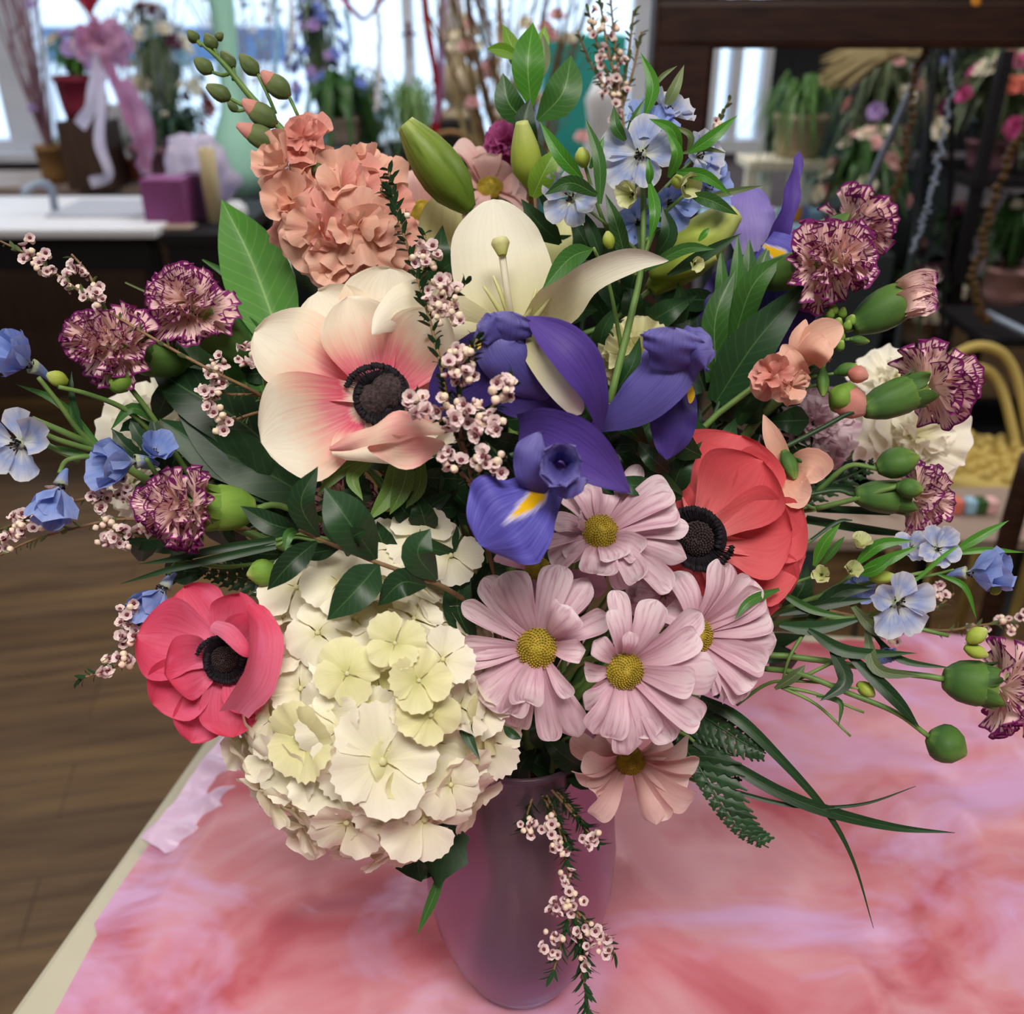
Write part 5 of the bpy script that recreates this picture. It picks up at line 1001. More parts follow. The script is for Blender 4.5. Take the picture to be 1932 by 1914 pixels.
def simple(name, label, cat, mat, mb, loc, group=None, smooth=False, bevel=0):
    return tag(mb.build(name, M[mat], None, smooth, loc, bevel), label, cat, group)
def box(name, label, cat, mat, c, d, rz=0, group=None, bevel=.004):
    mb = MB(); mb.box((c[0], c[1], c[2]+d[2]/2), d, rz); return simple(name, label, cat, mat, mb, c, group, False, bevel)
def pot(name, label, cat, mat, c, r, h, flare=1.25, group=None, rim=True):
    rt = thing(name, label, cat, c, group); mb = MB(); pr = [(0, r/flare), (h*.3, r*.9), (h*.85, r), (h*.86, r*1.06), (h, r*1.08), (h, r*.95), (h*.85, r*.9), (h*.84, 0)] if rim else [(0, r/flare), (h*.5, r*.95), (h, r), (h, r*.93), (h*.9, 0)]
    lathe(mb, c, pr, 24); mb.build('pot', M[mat], rt); return rt
def leaves(root, c, R0, h, n, mat, seed, w=.012, droop=.3, name='foliage', l=None):
    n = int(n*1.5); w = w*.55
    R = random.Random(seed); mb = MB()
    for i in range(n):
        a = R.random()*6.28; o = R.uniform(.2, 1); rad = V((cos(a), sin(a), 0)); L = l or 1
        p0 = c+rad*R0*.1; j = V((R.uniform(-.3, .3), R.uniform(-.3, .3), R.uniform(-.15, .15)))*R0; p1 = c+rad*R0*o*.55+V((0, 0, h*R.uniform(.3, 1)))+j*.5; p2 = c+rad*R0*o+V((0, 0, h*R.uniform(.2, 1.05)-droop*h*o*1.6))+j*1.3
        strip(mb, [p0, p1, p2], [w*.6, w, w*.2], nrm=V((0, 0, 1))+rad*.2, n=6, m=3, fold=.2, seed=i)
    return part(root, name, mat, mb)
def arrange(label, c, potm, pr, ph, R0, h, fol, blooms, seed, group='potted arrangements', name='potted_flowers', n=60, w=.016, br=.03, droop=.3):
    c = V(c); rt = pot(name, label, 'potted plant', potm, c, pr, ph, group=group); top = c+V((0, 0, ph)); leaves(rt, top, R0, h, n, fol, seed, w, droop)
    R = random.Random(seed)
    for mat, k in blooms:
        for i in range(int(k*1.5)):
            a = R.random()*6.28; e = R.uniform(.1, 1.5); q = V((cos(a)*cos(e), sin(a)*cos(e)*.8-.15, sin(e)))
            put_bloom(rt, top+V((q.x*R0*.8, q.y*R0*.8, q.z*h*.95)), br*R.uniform(.55, 1.0), mat, q)
    return rt
def at(x, y, Y): return ony(x, y, Y)
def wid(px, Y, y=200): return px/F*((ony(966, y, Y)-CAM).dot(FWD))

# ---- white counter with a small sink, black table beyond it
t = thing('white_counter', 'white worktop at the far left with a small basin and bent tap', 'counter', (-2.0, 3.3, 0))
xa, xb = -3.3, at(290, 420, 3.02).x
for p in (((xa+xb)/2, 3.33, .872, xb-xa, .62, .028),):
    mb = MB(); mb.box(p[:3], p[3:]); mb.build('worktop', M['white_card'], t, False, bevel=.006)
mb = MB(); mb.box(((xa+xb)/2, 3.10, .80), (xb-xa-.1, .03, .116)); mb.build('apron', M['black_wood'], t, False)
for x in (xa+.1, (xa+xb)/2, xb-.06):
    for y in (3.12, 3.56): mb = MB(); mb.box((x, y, .429), (.05, .05, .858)); mb.build('leg', M['black_wood'], t, False)
mb = MB(); mb.box((at(200, 395, 3.3).x, 3.36, .890), (.34, .3, .012)); mb.build('basin', pc('x', '#b7bcc9') and M['x'], t, False, bevel=.004)
q = at(82, 420, 3.2); mb = MB(); tube(mb, [V((q.x, 3.3, .886)), V((q.x, 3.3, .97)), V((q.x-.03, 3.26, .985)), V((q.x-.06, 3.22, .96))], [.014, .012], 12, 8); mb.build('tap', M['chrome'], t)
bt = thing('black_table', 'black table with square legs against the bright window, left', 'table', (-1.0, 3.4, 0))
xc = at(430, 420, 3.02).x
mb = MB(); mb.box(((xb+xc)/2+.01, 3.35, .85), (xc-xb, .64, .04)); mb.build('tabletop', M['black_wood'], bt, False, bevel=.004)
mb = MB(); mb.box(((xb+xc)/2, 3.06, .79), (xc-xb-.04, .03, .08)); mb.build('apron', M['black_wood'], bt, False)
for x in (xb+.04, xc-.04):
    for y in (3.08, 3.62): mb = MB(); mb.box((x, y, .415), (.045, .045, .83)); mb.build('leg', M['black_wood'], bt, False)
box('shade_cabinet', 'low dark brown cabinet added in place of the shade under the tables', 'cabinet', 'cabwood', (-2.1, 3.96, 0), (2.3, .2, .70))  # added block, its dark brown stands in for shade below the tables
zt = .871
def onTop(x, y, Yv=3.3, z=zt): p = at(x, y, Yv); return V((p.x, Yv, z))
g = onTop(320, 390, 3.2); box('planter_box', 'magenta square planter box on the black table', 'planter', 'magenta_box', g, (.135, .11, .145))
g = onTop(374, 390, 3.3); box('gift_box', 'dark purple box between the magenta planter and the cream candle', 'box', 'purple_box', g, (.075, .09, .145))
g = onTop(402, 380, 3.22); c_ = thing('pillar_candle', 'tall cream pillar candle on the black table', 'candle', g); mb = MB(); lathe(mb, g, [(0, .026), (.23, .026), (.232, .024), (.228, 0)], 20); mb.build('wax', M['cream_wax'], c_); mb = MB(); tube(mb, [g+V((0, 0, .226)), g+V((0, 0, .245))], .002, 2, 5); mb.build('wick', M['black'], c_)
g = onTop(330, 415, 3.12); box('slate_coaster', 'small dark tray in front of the magenta planter', 'tray', 'stone', g, (.12, .07, .008))
# puff of white tissue behind the boxes
def puff(name, label, c, r, mat, seed, cat='tissue', sq=(1, .8, .8), amp=.35):
    c = V(c); mb = MB(); P = []; U = []
    for i in range(19):
        row = []; th = pi*i/18
        for j in range(32):
            ph = 2*pi*j/32; d = V((sin(th)*cos(ph), sin(th)*sin(ph), cos(th))); k = r*(1+amp*noise.noise(d*3+V((seed, 0, 0)))+amp*.5*noise.noise(d*8))
            row.append(c+V((d.x*k*sq[0], d.y*k*sq[1], d.z*k*sq[2]+r*sq[2]*.9)))
        P.append(row); U.append([(i/18, j/32)]*32)
    mb.grid(P, U, True); return simple(name, label, cat, mat, mb, c, None, True)
puff('tissue_bunch', 'white tulle bunched up behind the magenta planter', onTop(370, 300, 3.48), .115, 'tulle', 4, 'fabric', (1, .7, 1.1))
puff('paper_bow', 'white crumpled paper beside the cream candle', onTop(440, 380, 3.25), .04, 'white_card', 9, 'paper')
# ---- window display: shelf at the sill with pots
ds = thing('display_bench', 'long pale bench of potted gifts below the window', 'bench', (-1.2, 4.55, 0))
for z, d in ((.80, .5), (.52, .5)):
    mb = MB(); mb.box((-1.2, 4.55, z), (3.6, d, .03)); mb.build('shelf', M['pale_wood'] if z < .7 else M['stone'], ds, False)
for x in (-2.95, -1.2, .55): mb = MB(); mb.box((x, 4.55, .40), (.05, .46, .785)); mb.build('leg', M['stone'], ds, False)
def dsp(x, y=300, Y=4.5): p = at(x, y, Y); return V((p.x, Y, .816))
arrange('wine-red pot of white and violet blooms in the window, far left', V((at(150, 150, 4.3).x, 4.3, 1.09)), 'wine_red', .10, .17, .17, .16, 'leaf_bright', (('ivory', 5), ('lilac', 5)), 3, br=.045)
box('display_stand', 'dark plinth carrying the wine-red pot', 'stand', 'cabwood', V((at(150, 150, 4.3).x, 4.3, .816)), (.2, .18, .272))
for i, (x, lab, m_) in enumerate(((225, 'small terracotta pot under the white dresser ornament', 'terracotta'), (262, 'small terracotta pot left of the pink ribbon end', 'terracotta'), (110, 'red cone vase on the window sill at left', 'crimson'))):
    g = dsp(x); arrange(lab, g, m_, .05, .09, .08, .1, 'leaf_mid' if i < 2 else 'sage', (), 20+i, n=26, w=.008)
g = dsp(330, 230, 4.4); arrange('long dusty mauve trough of dark green plants in the window', g, 'dusty_mauve', .20, .17, .24, .15, 'leaf_dark', (('ivory', 4), ('crimson', 1)), 31, n=90)
g = dsp(300, 120, 4.75); arrange('tall display of burgundy and cream blooms at the window', g, 'white_card', .08, .22, .26, .50, 'sage', (('plum', 6), ('ivory', 12), ('crimson', 3), ('sky_card', 4)), 32, n=70, br=.05)
g = dsp(230, 230, 4.75); box('dresser_ornament', 'small white slatted ornament box in the window', 'ornament', 'white_card', g, (.26, .10, .30))
v_ = dsp(448, 250, 4.15); v_.z = .816; vv = thing('mint_vase', 'tall mint green glass vase near the window', 'vase', v_); mb = MB(); lathe(mb, v_, [(0, .12), (.10, .13), (.22, .10), (.32, .055), (.5, .04), (.72, .05), (.9, .075), (.9, .07), (.6, .035), (.3, .05), (.02, 0)], 32); mb.build('body', M['mint_glass'], vv)
g = dsp(175, 340, 4.1); g.z = .62; box('teal_canister', 'teal rounded canister below the pink ribbons', 'canister', 'teal_paint', V((g.x, 4.25, .536)), (.13, .13, .25), bevel=.04)
for i, (x, m_, s_) in enumerate(((215, 'coral', .07), (255, 'white_card', .08), (285, 'ivory', .06), (235, 'terracotta', .06))):
    p = at(x, 345, 4.35); box('gift_tin', 'small %s tin on the lower display shelf' % ('coral', 'white', 'ivory', 'rust')[i], 'tin', m_, V((p.x, 4.38+.03*i, .536)), (s_, s_, s_*1.2), bevel=.008)
for i, (x, lab) in enumerate(((500, 'pale wooden crate behind the peach stock'), (545, 'second pale crate right of the first'))):
    p = at(x, 380, 3.6); box('wooden_crate', lab, 'crate', ('pale_wood', 'stone')[i], V((-.69+.33*i, 3.7, .6985)), (.28, .25, .22))
wt = thing('white_bench', 'low white slatted bench seen behind the peach stock', 'bench', (-.52, 3.57, 0))
for k in range(4): mb = MB(); mb.box((-.52, 3.36+.14*k, .685), (.66, .11, .025)); mb.build('slat', M['white_card'], wt, False)
for sx in (-.3, .3):
    for y in (3.36, 3.78): mb = MB(); mb.box((-.52+sx, y, .336), (.05, .05, .67)); mb.build('leg', M['white_card'], wt, False)
box('stone_block', 'grey-mauve ledge block behind the stock buds', 'block', 'dusty_mauve', V((at(470, 330, 4.2).x, 4.2, .0)), (.5, .1, .86))
# grey-blue cupboard with trailing plant, hanging blue flowers
box('grey_cupboard', 'grey-blue painted cupboard under the trailing plant', 'cupboard', 'grey_blue_paint', V((at(600, 250, 3.9).x, 3.9, 0)), (.34, .3, 1.03))
box('white_ledge', 'short white ledge on the front of the grey-blue cupboard', 'shelf', 'white_card', V((at(590, 222, 3.7).x, 3.68, .975)), (.26, .1, .03))
g = V((at(635, 150, 3.85).x, 3.9, 1.035)); arrange('leafy trailing plant on the grey-blue cupboard', g, 'stone', .07, .10, .22, .16, 'leaf_mid', (('periwinkle', 3),), 41, n=24, w=.04, droop=1.1)
g = V((at(590, 80, 4.2).x, 4.3, .816)); arrange('tall blue and lilac flower spray before the window', g, 'white_card', .06, .3, .17, .46, 'sage', (('periwinkle', 22), ('lilac', 18), ('navy', 5)), 42, n=30, br=.034)
g = V((at(690, 200, 4.1).x, 4.1, .816)); arrange('bushy olive plant in the window right of the blue spray', g, 'dusty_mauve', .08, .16, .20, .34, 'sage', (('ivory', 6), ('sky_card', 4)), 43, n=45, br=.03)
g = V((at(778, 190, 4.0).x, 4.0, .861)); arrange('spiky grass plant in a dark pot below the window ornament', g, 'navy', .10, .17, .20, .24, 'grassleaf', (), 44, n=120, w=.007, droop=.7)
box('dark_stand', 'black cube stand below the spiky grass plant', 'stand', 'black_wood', V((at(778, 230, 4.0).x, 4.0, 0)), (.26, .26, .86))
g = V((at(700, 300, 3.4).x, 3.4, .70)); puff('amber_glass', 'amber and brown glass bottle shape behind the peach stock', g, .05, 'amber', 3, 'bottle', (.8, .8, 1.4), .1)
box('brown_plank', 'dark brown board standing behind the stock', 'board', 'darkwood', V((at(700, 250, 4.2).x, 4.2, 0)), (.12, .05, 1.0))
# bust on black plinth
bu = V((at(862, 150, 3.95).x, 3.95, 1.121)); b_ = thing('garden_bust', 'beige stone bust against the bright window', 'statue', bu); mb = MB(); lathe(mb, bu, [(0, .07), (.02, .07), (.05, .035), (.08, .06), (.14, .10), (.18, .07), (.20, .035), (.24, .04), (.29, .058), (.34, .055), (.375, .03), (.385, 0)], 24, .75); mb.build('body', M['beige_clay'], b_)
box('plinth', 'black plinth beneath the stone bust', 'stand', 'black_wood', V((bu.x, 3.95, .0)), (.2, .2, 1.12))
# baskets, brown shelves
for i, (x, y, ww, z, Y, lab) in enumerate(((850, 270, .15, .8515, 3.6, 'low tan wicker basket behind the green lily bud'), (905, 290, .10, .801, 2.98, 'small wicker basket on the brown side table beside the twigs'))):
    p = V((at(x, y, Y).x, Y, z)); bk = thing('wicker_basket', lab, 'basket', p, 'wicker baskets'); mb = MB(); lathe(mb, p, [(0, ww*.75), (.10, ww), (.105, ww*1.05), (.115, ww*1.0), (.11, ww*.9), (.02, ww*.7), (.02, 0)], 28); mb.build('body', M['wicker_tan'], bk); mb = MB(); tube(mb, [p+V((-ww, 0, .1)), p+V((-ww*.6, 0, .22)), p+V((0, 0, .26)), p+V((ww*.6, 0, .22)), p+V((ww, 0, .1))], [.008, .008], 20, 6); mb.build('handle', M['wicker_tan'], bk)
box('brown_shelf', 'dark brown shelf unit below the bust and baskets', 'shelf', 'darkwood', V((-.19, 3.62, 0)), (.56, .35, .85))
# twig bundle in the middle
def twigs(label, c, h, sp, n, seed, mat='twig', blooms=()):
    rt = pot('branch_vase', label, 'branches', 'wicker_tan', c, .06, .16); R = random.Random(seed); c = V(c)
    for i in range(n):
        a = R.random()*6.28; mb = MB(); pts = [c+V((0, 0, .12))]; q = V(pts[0]); d = V((cos(a)*sp, sin(a)*sp*.5, 1))
        for s_ in range(5): q = q+d.normalized()*h/5+V((R.uniform(-.03, .03), R.uniform(-.02, .02), 0)); pts.append(V(q))
        tube(mb, pts, [.006, .0022], 14, 5)
        for b in range(2): p0 = crv(pts, R.uniform(.3, .8)); tube(mb, [p0, p0+V((R.uniform(-.06, .06), 0, .06)), p0+V((R.uniform(-.1, .1), 0, .14))], [.003, .001], 5, 4)
        mb.build('branch', M[mat], rt)
    for mat_, k in blooms:
        for i in range(k): put_bloom(rt, c+V((R.uniform(-sp, sp)*h*.7, R.uniform(-.05, .05), R.uniform(.3, 1)*h)), .022, mat_)
    return rt
twigs('tall bundle of brown twigs in the middle behind the green sprig', V((at(985, 330, 2.7).x, 2.7, .801)), .85, .30, 22, 5, 'twig', (('blush', 14), ('ivory', 8)))
twigs('fine curly willow branches at the left window frame', V((at(88, 260, 4.4).x, 4.4, .816)), .95, .10, 14, 6, 'dusty_mauve', (('lilac', 3),))
twigs('pale bare branches before the window, upper left', V((at(275, 200, 4.65).x, 4.7, .816)), 1.0, .35, 16, 7, 'white_card', (('ivory', 10),))
twigs('white blossom branches before the middle window', V((at(480, 260, 4.6).x, 4.6, .816)), .8, .3, 12, 8, 'stone', (('white_card', 16), ('sky_card', 8)))
twigs('tan dried branches between the bust and teal door', V((at(930, 330, 2.95).x, 2.95, .801)), .70, .22, 14, 9, 'tan_straw', (('ivory', 6),))
box('side_table', 'brown side table holding the twig bundle', 'table', 'darkwood', V((-.06, 2.82, .0)), (.42, .5, .80))
# teal door, white figurine, red item
box('teal_cupboard', 'teal painted cupboard behind the waxflower spray', 'cupboard', 'teal_paint', V((at(1100, 160, 3.6).x, 3.7, 0)), (.28, .3, 1.42))
g = V((at(1140, 250, 3.0).x, 3.0, .861)); mb = MB(); lathe(mb, g, [(0, .10), (.12, .09), (.26, .06), (.34, .05), (.40, .06), (.46, .03), (.47, 0)], 24); simple('white_figurine', 'tall white figurine in front of the teal cupboard', 'figurine', 'white_card', mb, g, None, True)
g = V((at(1160, 270, 2.8).x, 2.78, .861)); puff('red_apple', 'red round ornament below the waxflower spray', g, .03, 'crimson', 2, 'ornament', (1, 1, 1.2), .05)
box('narrow_stand', 'dark narrow stand under the white figurine', 'stand', 'black_wood', V((at(1145, 330, 2.9).x+.02, 2.9, 0)), (.22, .35, .86))
# ---- balloon, ribbons
hb = V((at(172, 38, 3.9).x, 3.9, at(172, 38, 3.9).z)); bl = thing('heart_balloon', 'red heart balloon whose pointed bottom dips into view at the top left', 'balloon', hb)
mb = MB(); P = []; U = []
for i in range(21):
    th = pi*i/20; row = []
    for j in range(32):
        t_ = 2*pi*j/32; x = 16*sin(t_)**3; y = 13*cos(t_)-5*cos(2*t_)-2*cos(3*t_)-cos(4*t_); k = sin(th)
        row.append(hb+V((x*k*.012, cos(th)*.06, (y*k+17)*.012)))
    P.append(row); U.append([(0, 0)]*32)
mb.grid(P, U, True); mb.build('envelope', plain('red_foil', '#a01832', '#b82040', .25, 5, spec=.6), bl)
mb = MB(); p0 = hb; tube(mb, [p0, p0+V((0, 0, -.15)), p0+V((.01, 0, -.3))], [.0025, .0025], 6, 5); mb.build('string', M['dusty_mauve'], bl)
bow = V((at(195, 85, 3.85).x, 3.85, at(195, 85, 3.85).z)); rb = thing('ribbon_bow', 'pink gauze bow with long tails under the heart balloon', 'ribbon', bow)
M['gauze'] = plain('pink_gauze', '#b86a96', '#dcb4d2', .6, 10, tl=.5); M['ribw'] = plain('pale_lilac_ribbon', '#d8cdee', '#eae4f6', .5, 8, tl=.3)
for k in range(7):
    a = k*.9; e = bow+V((cos(a)*.09, 0, sin(a)*.07)); mb = MB(); strip(mb, [bow, bow.lerp(e, .6)+V((0, -.03, .02)), e, bow.lerp(e, .4)+V((0, .02, -.02))], [.008, .028, .03, .01], nrm=V((0, -1, .2)), ruf=.006, n=12, m=4, tip=0); part(rb, 'loop', 'gauze', mb)
for pts, m_, w_ in ((((195,95),(215,150),(240,210),(270,290),(275,330)), 'gauze', .022), (((190,100),(180,150),(172,200),(150,238)), 'ribw', .024), (((185,110),(190,200),(188,270),(205,330),(170,345)), 'ribw', .02), (((230,150),(262,200),(280,260),(268,320)), 'gauze', .026), (((180,40),(172,70),(185,90)), 'gauze', .01)):
    mb = MB(); strip(mb, [at(x, y, 3.82+.01*i) for i, (x, y) in enumerate(pts)], [w_]*4, nrm=V((.3, -1, 0)), roll=[-.3, .5, -.6, .3], n=24, m=4, tip=0); part(rb, 'tail', m_, mb)
for i, (pts, m_, w_, lab) in enumerate(((((800,-10),(808,60),(822,140),(826,200),(818,250),(800,245)), 'crimson', .012, 'narrow red ribbon hanging before the window, middle'), (((835,-10),(832,70),(832,150),(826,230)), 'lilac', .012, 'narrow lilac ribbon beside the red one'), (((640,-10),(668,22),(690,35),(720,0),(740,-20)), 'hot_pink', .008, 'pink ribbon loop drooping from the top edge'))):
    mb = MB(); strip(mb, [at(x, y, 3.3) for x, y in pts], [w_]*4, nrm=V((.4, -1, 0)), roll=[0, .8, -.4], n=24, m=4, tip=0, cup=.1)
    o = mb.build('hanging_ribbon', M[m_], None, True, at(*pts[0], 3.3)); tag(o, lab, 'ribbon')
for i, (x, y, lab) in enumerate(((842, 40, 'white tassel hanging from above at the middle window'), (860, 20, 'second white tassel right of the first'))):
    p = at(x, y, 3.4); mb = MB(); blob(mb, p+V((0, 0, .25)), p+V((0, 0, -.07)), [.012, .02, .022, .018, .01], 10, 6); simple('tassel', lab, 'tassel', 'white_card', mb, p, None, True)
p = at(772, 45, 3.9); mb = MB(); tube(mb, [at(770, 42, 3.9), at(772, 70, 3.9), at(774, 110, 3.9)], [.010, .004], 8, 6); tube(mb, [at(755, 68, 3.9), at(772, 62, 3.9), at(790, 66, 3.9)], [.003, .006, .003], 6, 6); simple('wall_cross', 'small dark cross ornament hanging in the window', 'ornament', 'plum', mb, p, None, True)

# ---- the dark wooden frame on the right
YF_ = 1.46
xl0, xl1 = ony(1234, 60, YF_).x, ony(1338, 200, YF_).x; zb = ony(1600, 92, YF_).z; zt_ = zb+.24
fr = thing('display_arch', 'large dark wooden frame standing behind the bouquet, top right', 'frame', ((xl0+xl1)/2, YF_, 0))
mb = MB(); mb.box(((xl0+xl1)/2, YF_+.025, (zt_)/2), (xl1-xl0, .06, zt_)); mb.build('post', M['darkwood'], fr, False, bevel=.008)
mb = MB(); mb.box(((xl0+1.9)/2, YF_+.02, (zb+zb+.062)/2), (1.9-xl0, .055, .062)); mb.build('lower_rail', M['darkwood'], fr, False, bevel=.01)
mb = MB(); mb.box(((xl0+1.9)/2, YF_+.035, (zb+.066+zt_)/2), (1.9-xl0, .05, zt_-zb-.066)); mb.build('upper_rail', M['darkwood'], fr, False, bevel=.01)
mb = MB(); mb.box((1.86, YF_+.025, zt_/2), (.09, .06, zt_)); mb.build('post', M['darkwood'], fr, False, bevel=.008)
mb = MB(); ball(mb, ony(1838, 6, YF_)+V((0, .0, 0)), .010, 10, 7); part(fr, 'gilt_boss', 'amber', mb)
# ---- things seen through the frame
st = V((at(1470, 330, 3.3).x, 3.3, .872)); sw = wid(150, 3.3)
bs = thing('white_stool', 'small whitewashed stool carrying the spider plant', 'stool', st)
mb = MB(); mb.box((st.x, 3.3, 1.05), (sw, .2, .03)); mb.build('seat', M['ivory'], bs, False, bevel=.004)
for k in range(4): mb = MB(); mb.box((st.x+sw*(-.42+.28*k), 3.24+.1*(k % 2), .954), (.035, .04, .165)); mb.build('leg', M['ivory'], bs, False)
g = V((st.x+.05, 3.3, 1.067)); arrange('spider plant spilling over a beige pot on the whitewashed stool', g, 'beige_clay', .085, .13, .22, .12, 'grassleaf', (), 61, n=95, w=.008, droop=1.2)
rt_ = thing('display_table', 'dark slate display table seen through the wooden frame', 'table', (at(1560, 500, 3.3).x, 3.3, 0)); tx = at(1500, 450, 3.2).x
mb = MB(); mb.box((tx, 3.3, .855), (.62, .36, .03)); mb.build('tabletop', M['sky_card'], rt_, False, bevel=.004)
mb = MB(); mb.box((tx+.05, 3.36, .62), (.45, .1, .44)); mb.build('panel', M['slate_paint'], rt_, False)
for x in (tx-.28, tx+.28): mb = MB(); mb.box((x, 3.2, .42), (.04, .04, .84)); mb.build('leg', M['slate_paint'], rt_, False)
box('slate_board', 'upright slate board behind the striped carnations', 'board', 'slate_paint', V((at(1600, 350, 3.6).x, 3.6, 0)), (.42, .04, 1.22))
box('slate_screen', 'second dark slate screen right of the first', 'board', 'slate_paint', V((at(1715, 400, 3.3).x+.05, 3.4, 0)), (.26, .04, 1.02))
for i, (x, m_) in enumerate(((1500, 'white_card'), (1520, 'amber'), (1500, 'periwinkle'))): p = V((at(x, 420, 2.9).x+.01*i, 2.92, .872-.0)); box('ornament_jar', ('white', 'amber', 'periwinkle')[i]+' jar on the display table', 'jar', m_, V((p.x+.05*i, 3.2+.02*i, .8715)), (.04, .04, .05), bevel=.012)
# pampas and dried bundle hanging from the ceiling rail
hp = at(1690, 90, 2.6); pm = thing('pampas_bundle', 'tan dried pampas bundle hanging head down at the upper right', 'dried flowers', hp); R = random.Random(3)
for k in range(60):
    mb = MB(); a = at(1760-k, 84+k % 5*5, 2.6+R.uniform(-.05, .05)); b = at(1560+R.uniform(-20, 40), 100+R.uniform(10, 75), 2.6+R.uniform(-.06, .06)); strip(mb, [a, a.lerp(b, .5)+V((0, 0, .03)), b], [.002, .006, .003], n=10, m=3, ruf=.003, rf=6, seed=k); part(pm, 'plume', 'tan_straw', mb)
mb = MB(); tube(mb, [hp+V((.1, 0, .02)), V((hp.x+.1, hp.y, ZC))], [.003, .003], 2, 5); part(pm, 'string', 'twig', mb)
arrange('cream, pink and violet arrangement left of the chrome rod', V((at(1665, 300, 2.9).x, 2.95, 1.0)), 'ivory', .06, .12, .17, .32, 'sage', (('ivory', 8), ('lilac', 8), ('blush', 8)), 62, br=.034)
arrange('white and blush blooms over dark leaves below the violet arrangement', V((at(1625, 360, 2.7).x, 2.7, .90)), 'slate_paint', .06, .10, .15, .22, 'leaf_mid', (('ivory', 8), ('blush', 7)), 63, br=.032)
box('flower_pedestal', 'tall dark pedestal carrying the violet arrangement', 'pedestal', 'slate_paint', V((at(1665, 300, 2.9).x, 2.95, 0)), (.2, .2, 1.0))
box('flower_pedestal', 'shorter dark pedestal under the white and blush blooms', 'pedestal', 'slate_paint', V((at(1625, 360, 2.7).x, 2.7, 0)), (.18, .18, .90))
sh = thing('flower_rack', 'dark tiered flower rack filling the right side of the shop', 'rack', (1.75, 3.0, 0))
rx0 = at(1790, 400, 2.6).x+.07
for z in (.30, .72, 1.08): mb = MB(); mb.box((rx0+.62, 2.85, z), (1.25, .42, .025)); mb.build('shelf', M['black_wood'], sh, False)
for x in (rx0+.02, rx0+1.22):
    for y in (2.66, 3.04): mb = MB(); mb.box((x, y, .7), (.03, .03, 1.4)); mb.build('post', M['black_wood'], sh, False)
arrange('magenta and crimson blooms on the top shelf of the rack', V((at(1862, 330, 2.8).x, 2.8, 1.094)), 'dusty_mauve', .07, .08, .22, .22, 'sage', (('hot_pink', 10), ('crimson', 5), ('ivory', 6), ('coral', 4)), 64, br=.036)
arrange('grey-green trailing foliage with lilac sprays on the rack top', V((at(1895, 200, 3.0).x, 3.0, 1.094)), 'slate_paint', .08, .12, .34, .46, 'sage', (('periwinkle', 12), ('blush', 4)), 65, n=240, w=.012, br=.024)
arrange('bright green bushy plant in a pink pot on the middle shelf', V((at(1900, 560, 2.7).x, 2.72, .734)), 'blush', .07, .11, .13, .20, 'leaf_mid', (('ivory', 3),), 66, n=110, br=.02)
arrange('blush and dark foliage mix on the middle shelf, left end', V((at(1838, 440, 2.8).x-.03, 2.84, .734)), 'black_wood', .06, .1, .12, .17, 'leaf_dark', (('blush', 7), ('plum', 4)), 67, br=.03)
arrange('deep plum and white blooms low beside the metal stand', V((at(1745, 545, 2.72).x, 2.72, .621)), 'stone', .06, .08, .14, .14, 'leaf_dark', (('plum', 8), ('ivory', 5), ('dusty_mauve', 4)), 68, br=.034)
box('flower_pedestal', 'low pedestal under the plum and white blooms', 'pedestal', 'black_wood', V((at(1745, 545, 2.72).x, 2.72, 0)), (.18, .18, .62))
# easel rods
def rod(label, pts, r, mat, Y, name='metal_rod', group='thin upright rods', parent=None):
    q = [at(x, y, Y+dy) for x, y, dy in pts]; mb = MB(); tube(mb, q, [r, r], 12, 7)
    if parent: return mb.build(name, M[mat], parent)
    o = mb.build(name, M[mat], None, True, q[-1]); tag(o, label, 'rod', group)
tp = thing('tripod_stand', 'tall metal tripod whose chrome, steel and black rods meet under the dark frame', 'stand', (at(1590, 1284, 1.9).x, 1.9, 0))
rod('', ((1762,72,0),(1700,212,0),(1630,372,0),(1500,668,0),(1232,1276,0)), .0065, 'chrome', 1.9, 'chrome_leg', None, tp)
rod('', ((1776,72,0),(1752,240,0),(1730,400,0),(1690,660,0),(1600,1276,0)), .005, 'slate_paint', 1.9, 'steel_leg', None, tp)
rod('', ((1788,72,0),(1796,250,0),(1786,480,0),(1772,700,0),(1745,1276,0)), .005, 'black_wood', 1.9, 'black_leg', None, tp)
mb = MB(); ball(mb, at(1776, 74, 1.9), .016, 10, 7); mb.build('hub', M['black_wood'], tp)
# bead garlands
def garland(label, pts, Y, mat='gold_bead', r=.011):
    q = [at(x, y, Y) for x, y in pts]; rt = thing('bead_garland', label, 'garland', q[-1], 'bead garlands'); L = sum((q[i+1]-q[i]).length for i in range(len(q)-1)); n = min(95, int(L/(r*1.25))); me = None; R = random.Random(7)
    for i in range(n):
        p = crv(q, i/n)+V((R.uniform(-.004, .004), R.uniform(-.004, .004), 0))
        if me is None: mb = MB(); ball(mb, V((0, 0, 0)), r, 7, 5); o = mb.build('bead', M[mat]); me = o.data
        else: o = bpy.data.objects.new('bead', me); COL.objects.link(o)
        o.parent = rt; o.location = p-parent_loc(rt)
garland('brown-gold garland hanging left of the black rod', ((1746,88),(1725,160),(1712,260),(1700,330),(1675,390),(1655,440)), 1.505, r=.0065)
garland('brown-gold garland curving down at the right edge', ((1990,88),(1960,180),(1932,240),(1900,310),(1868,400),(1850,470),(1836,540),(1850,585),(1866,612)), 1.505, r=.0085)
garland('crystal-grey garland between the flowers at the right', ((1800,88),(1790,200),(1770,300),(1760,360),(1740,420),(1722,480)), 1.505, 'chrome', .0035)
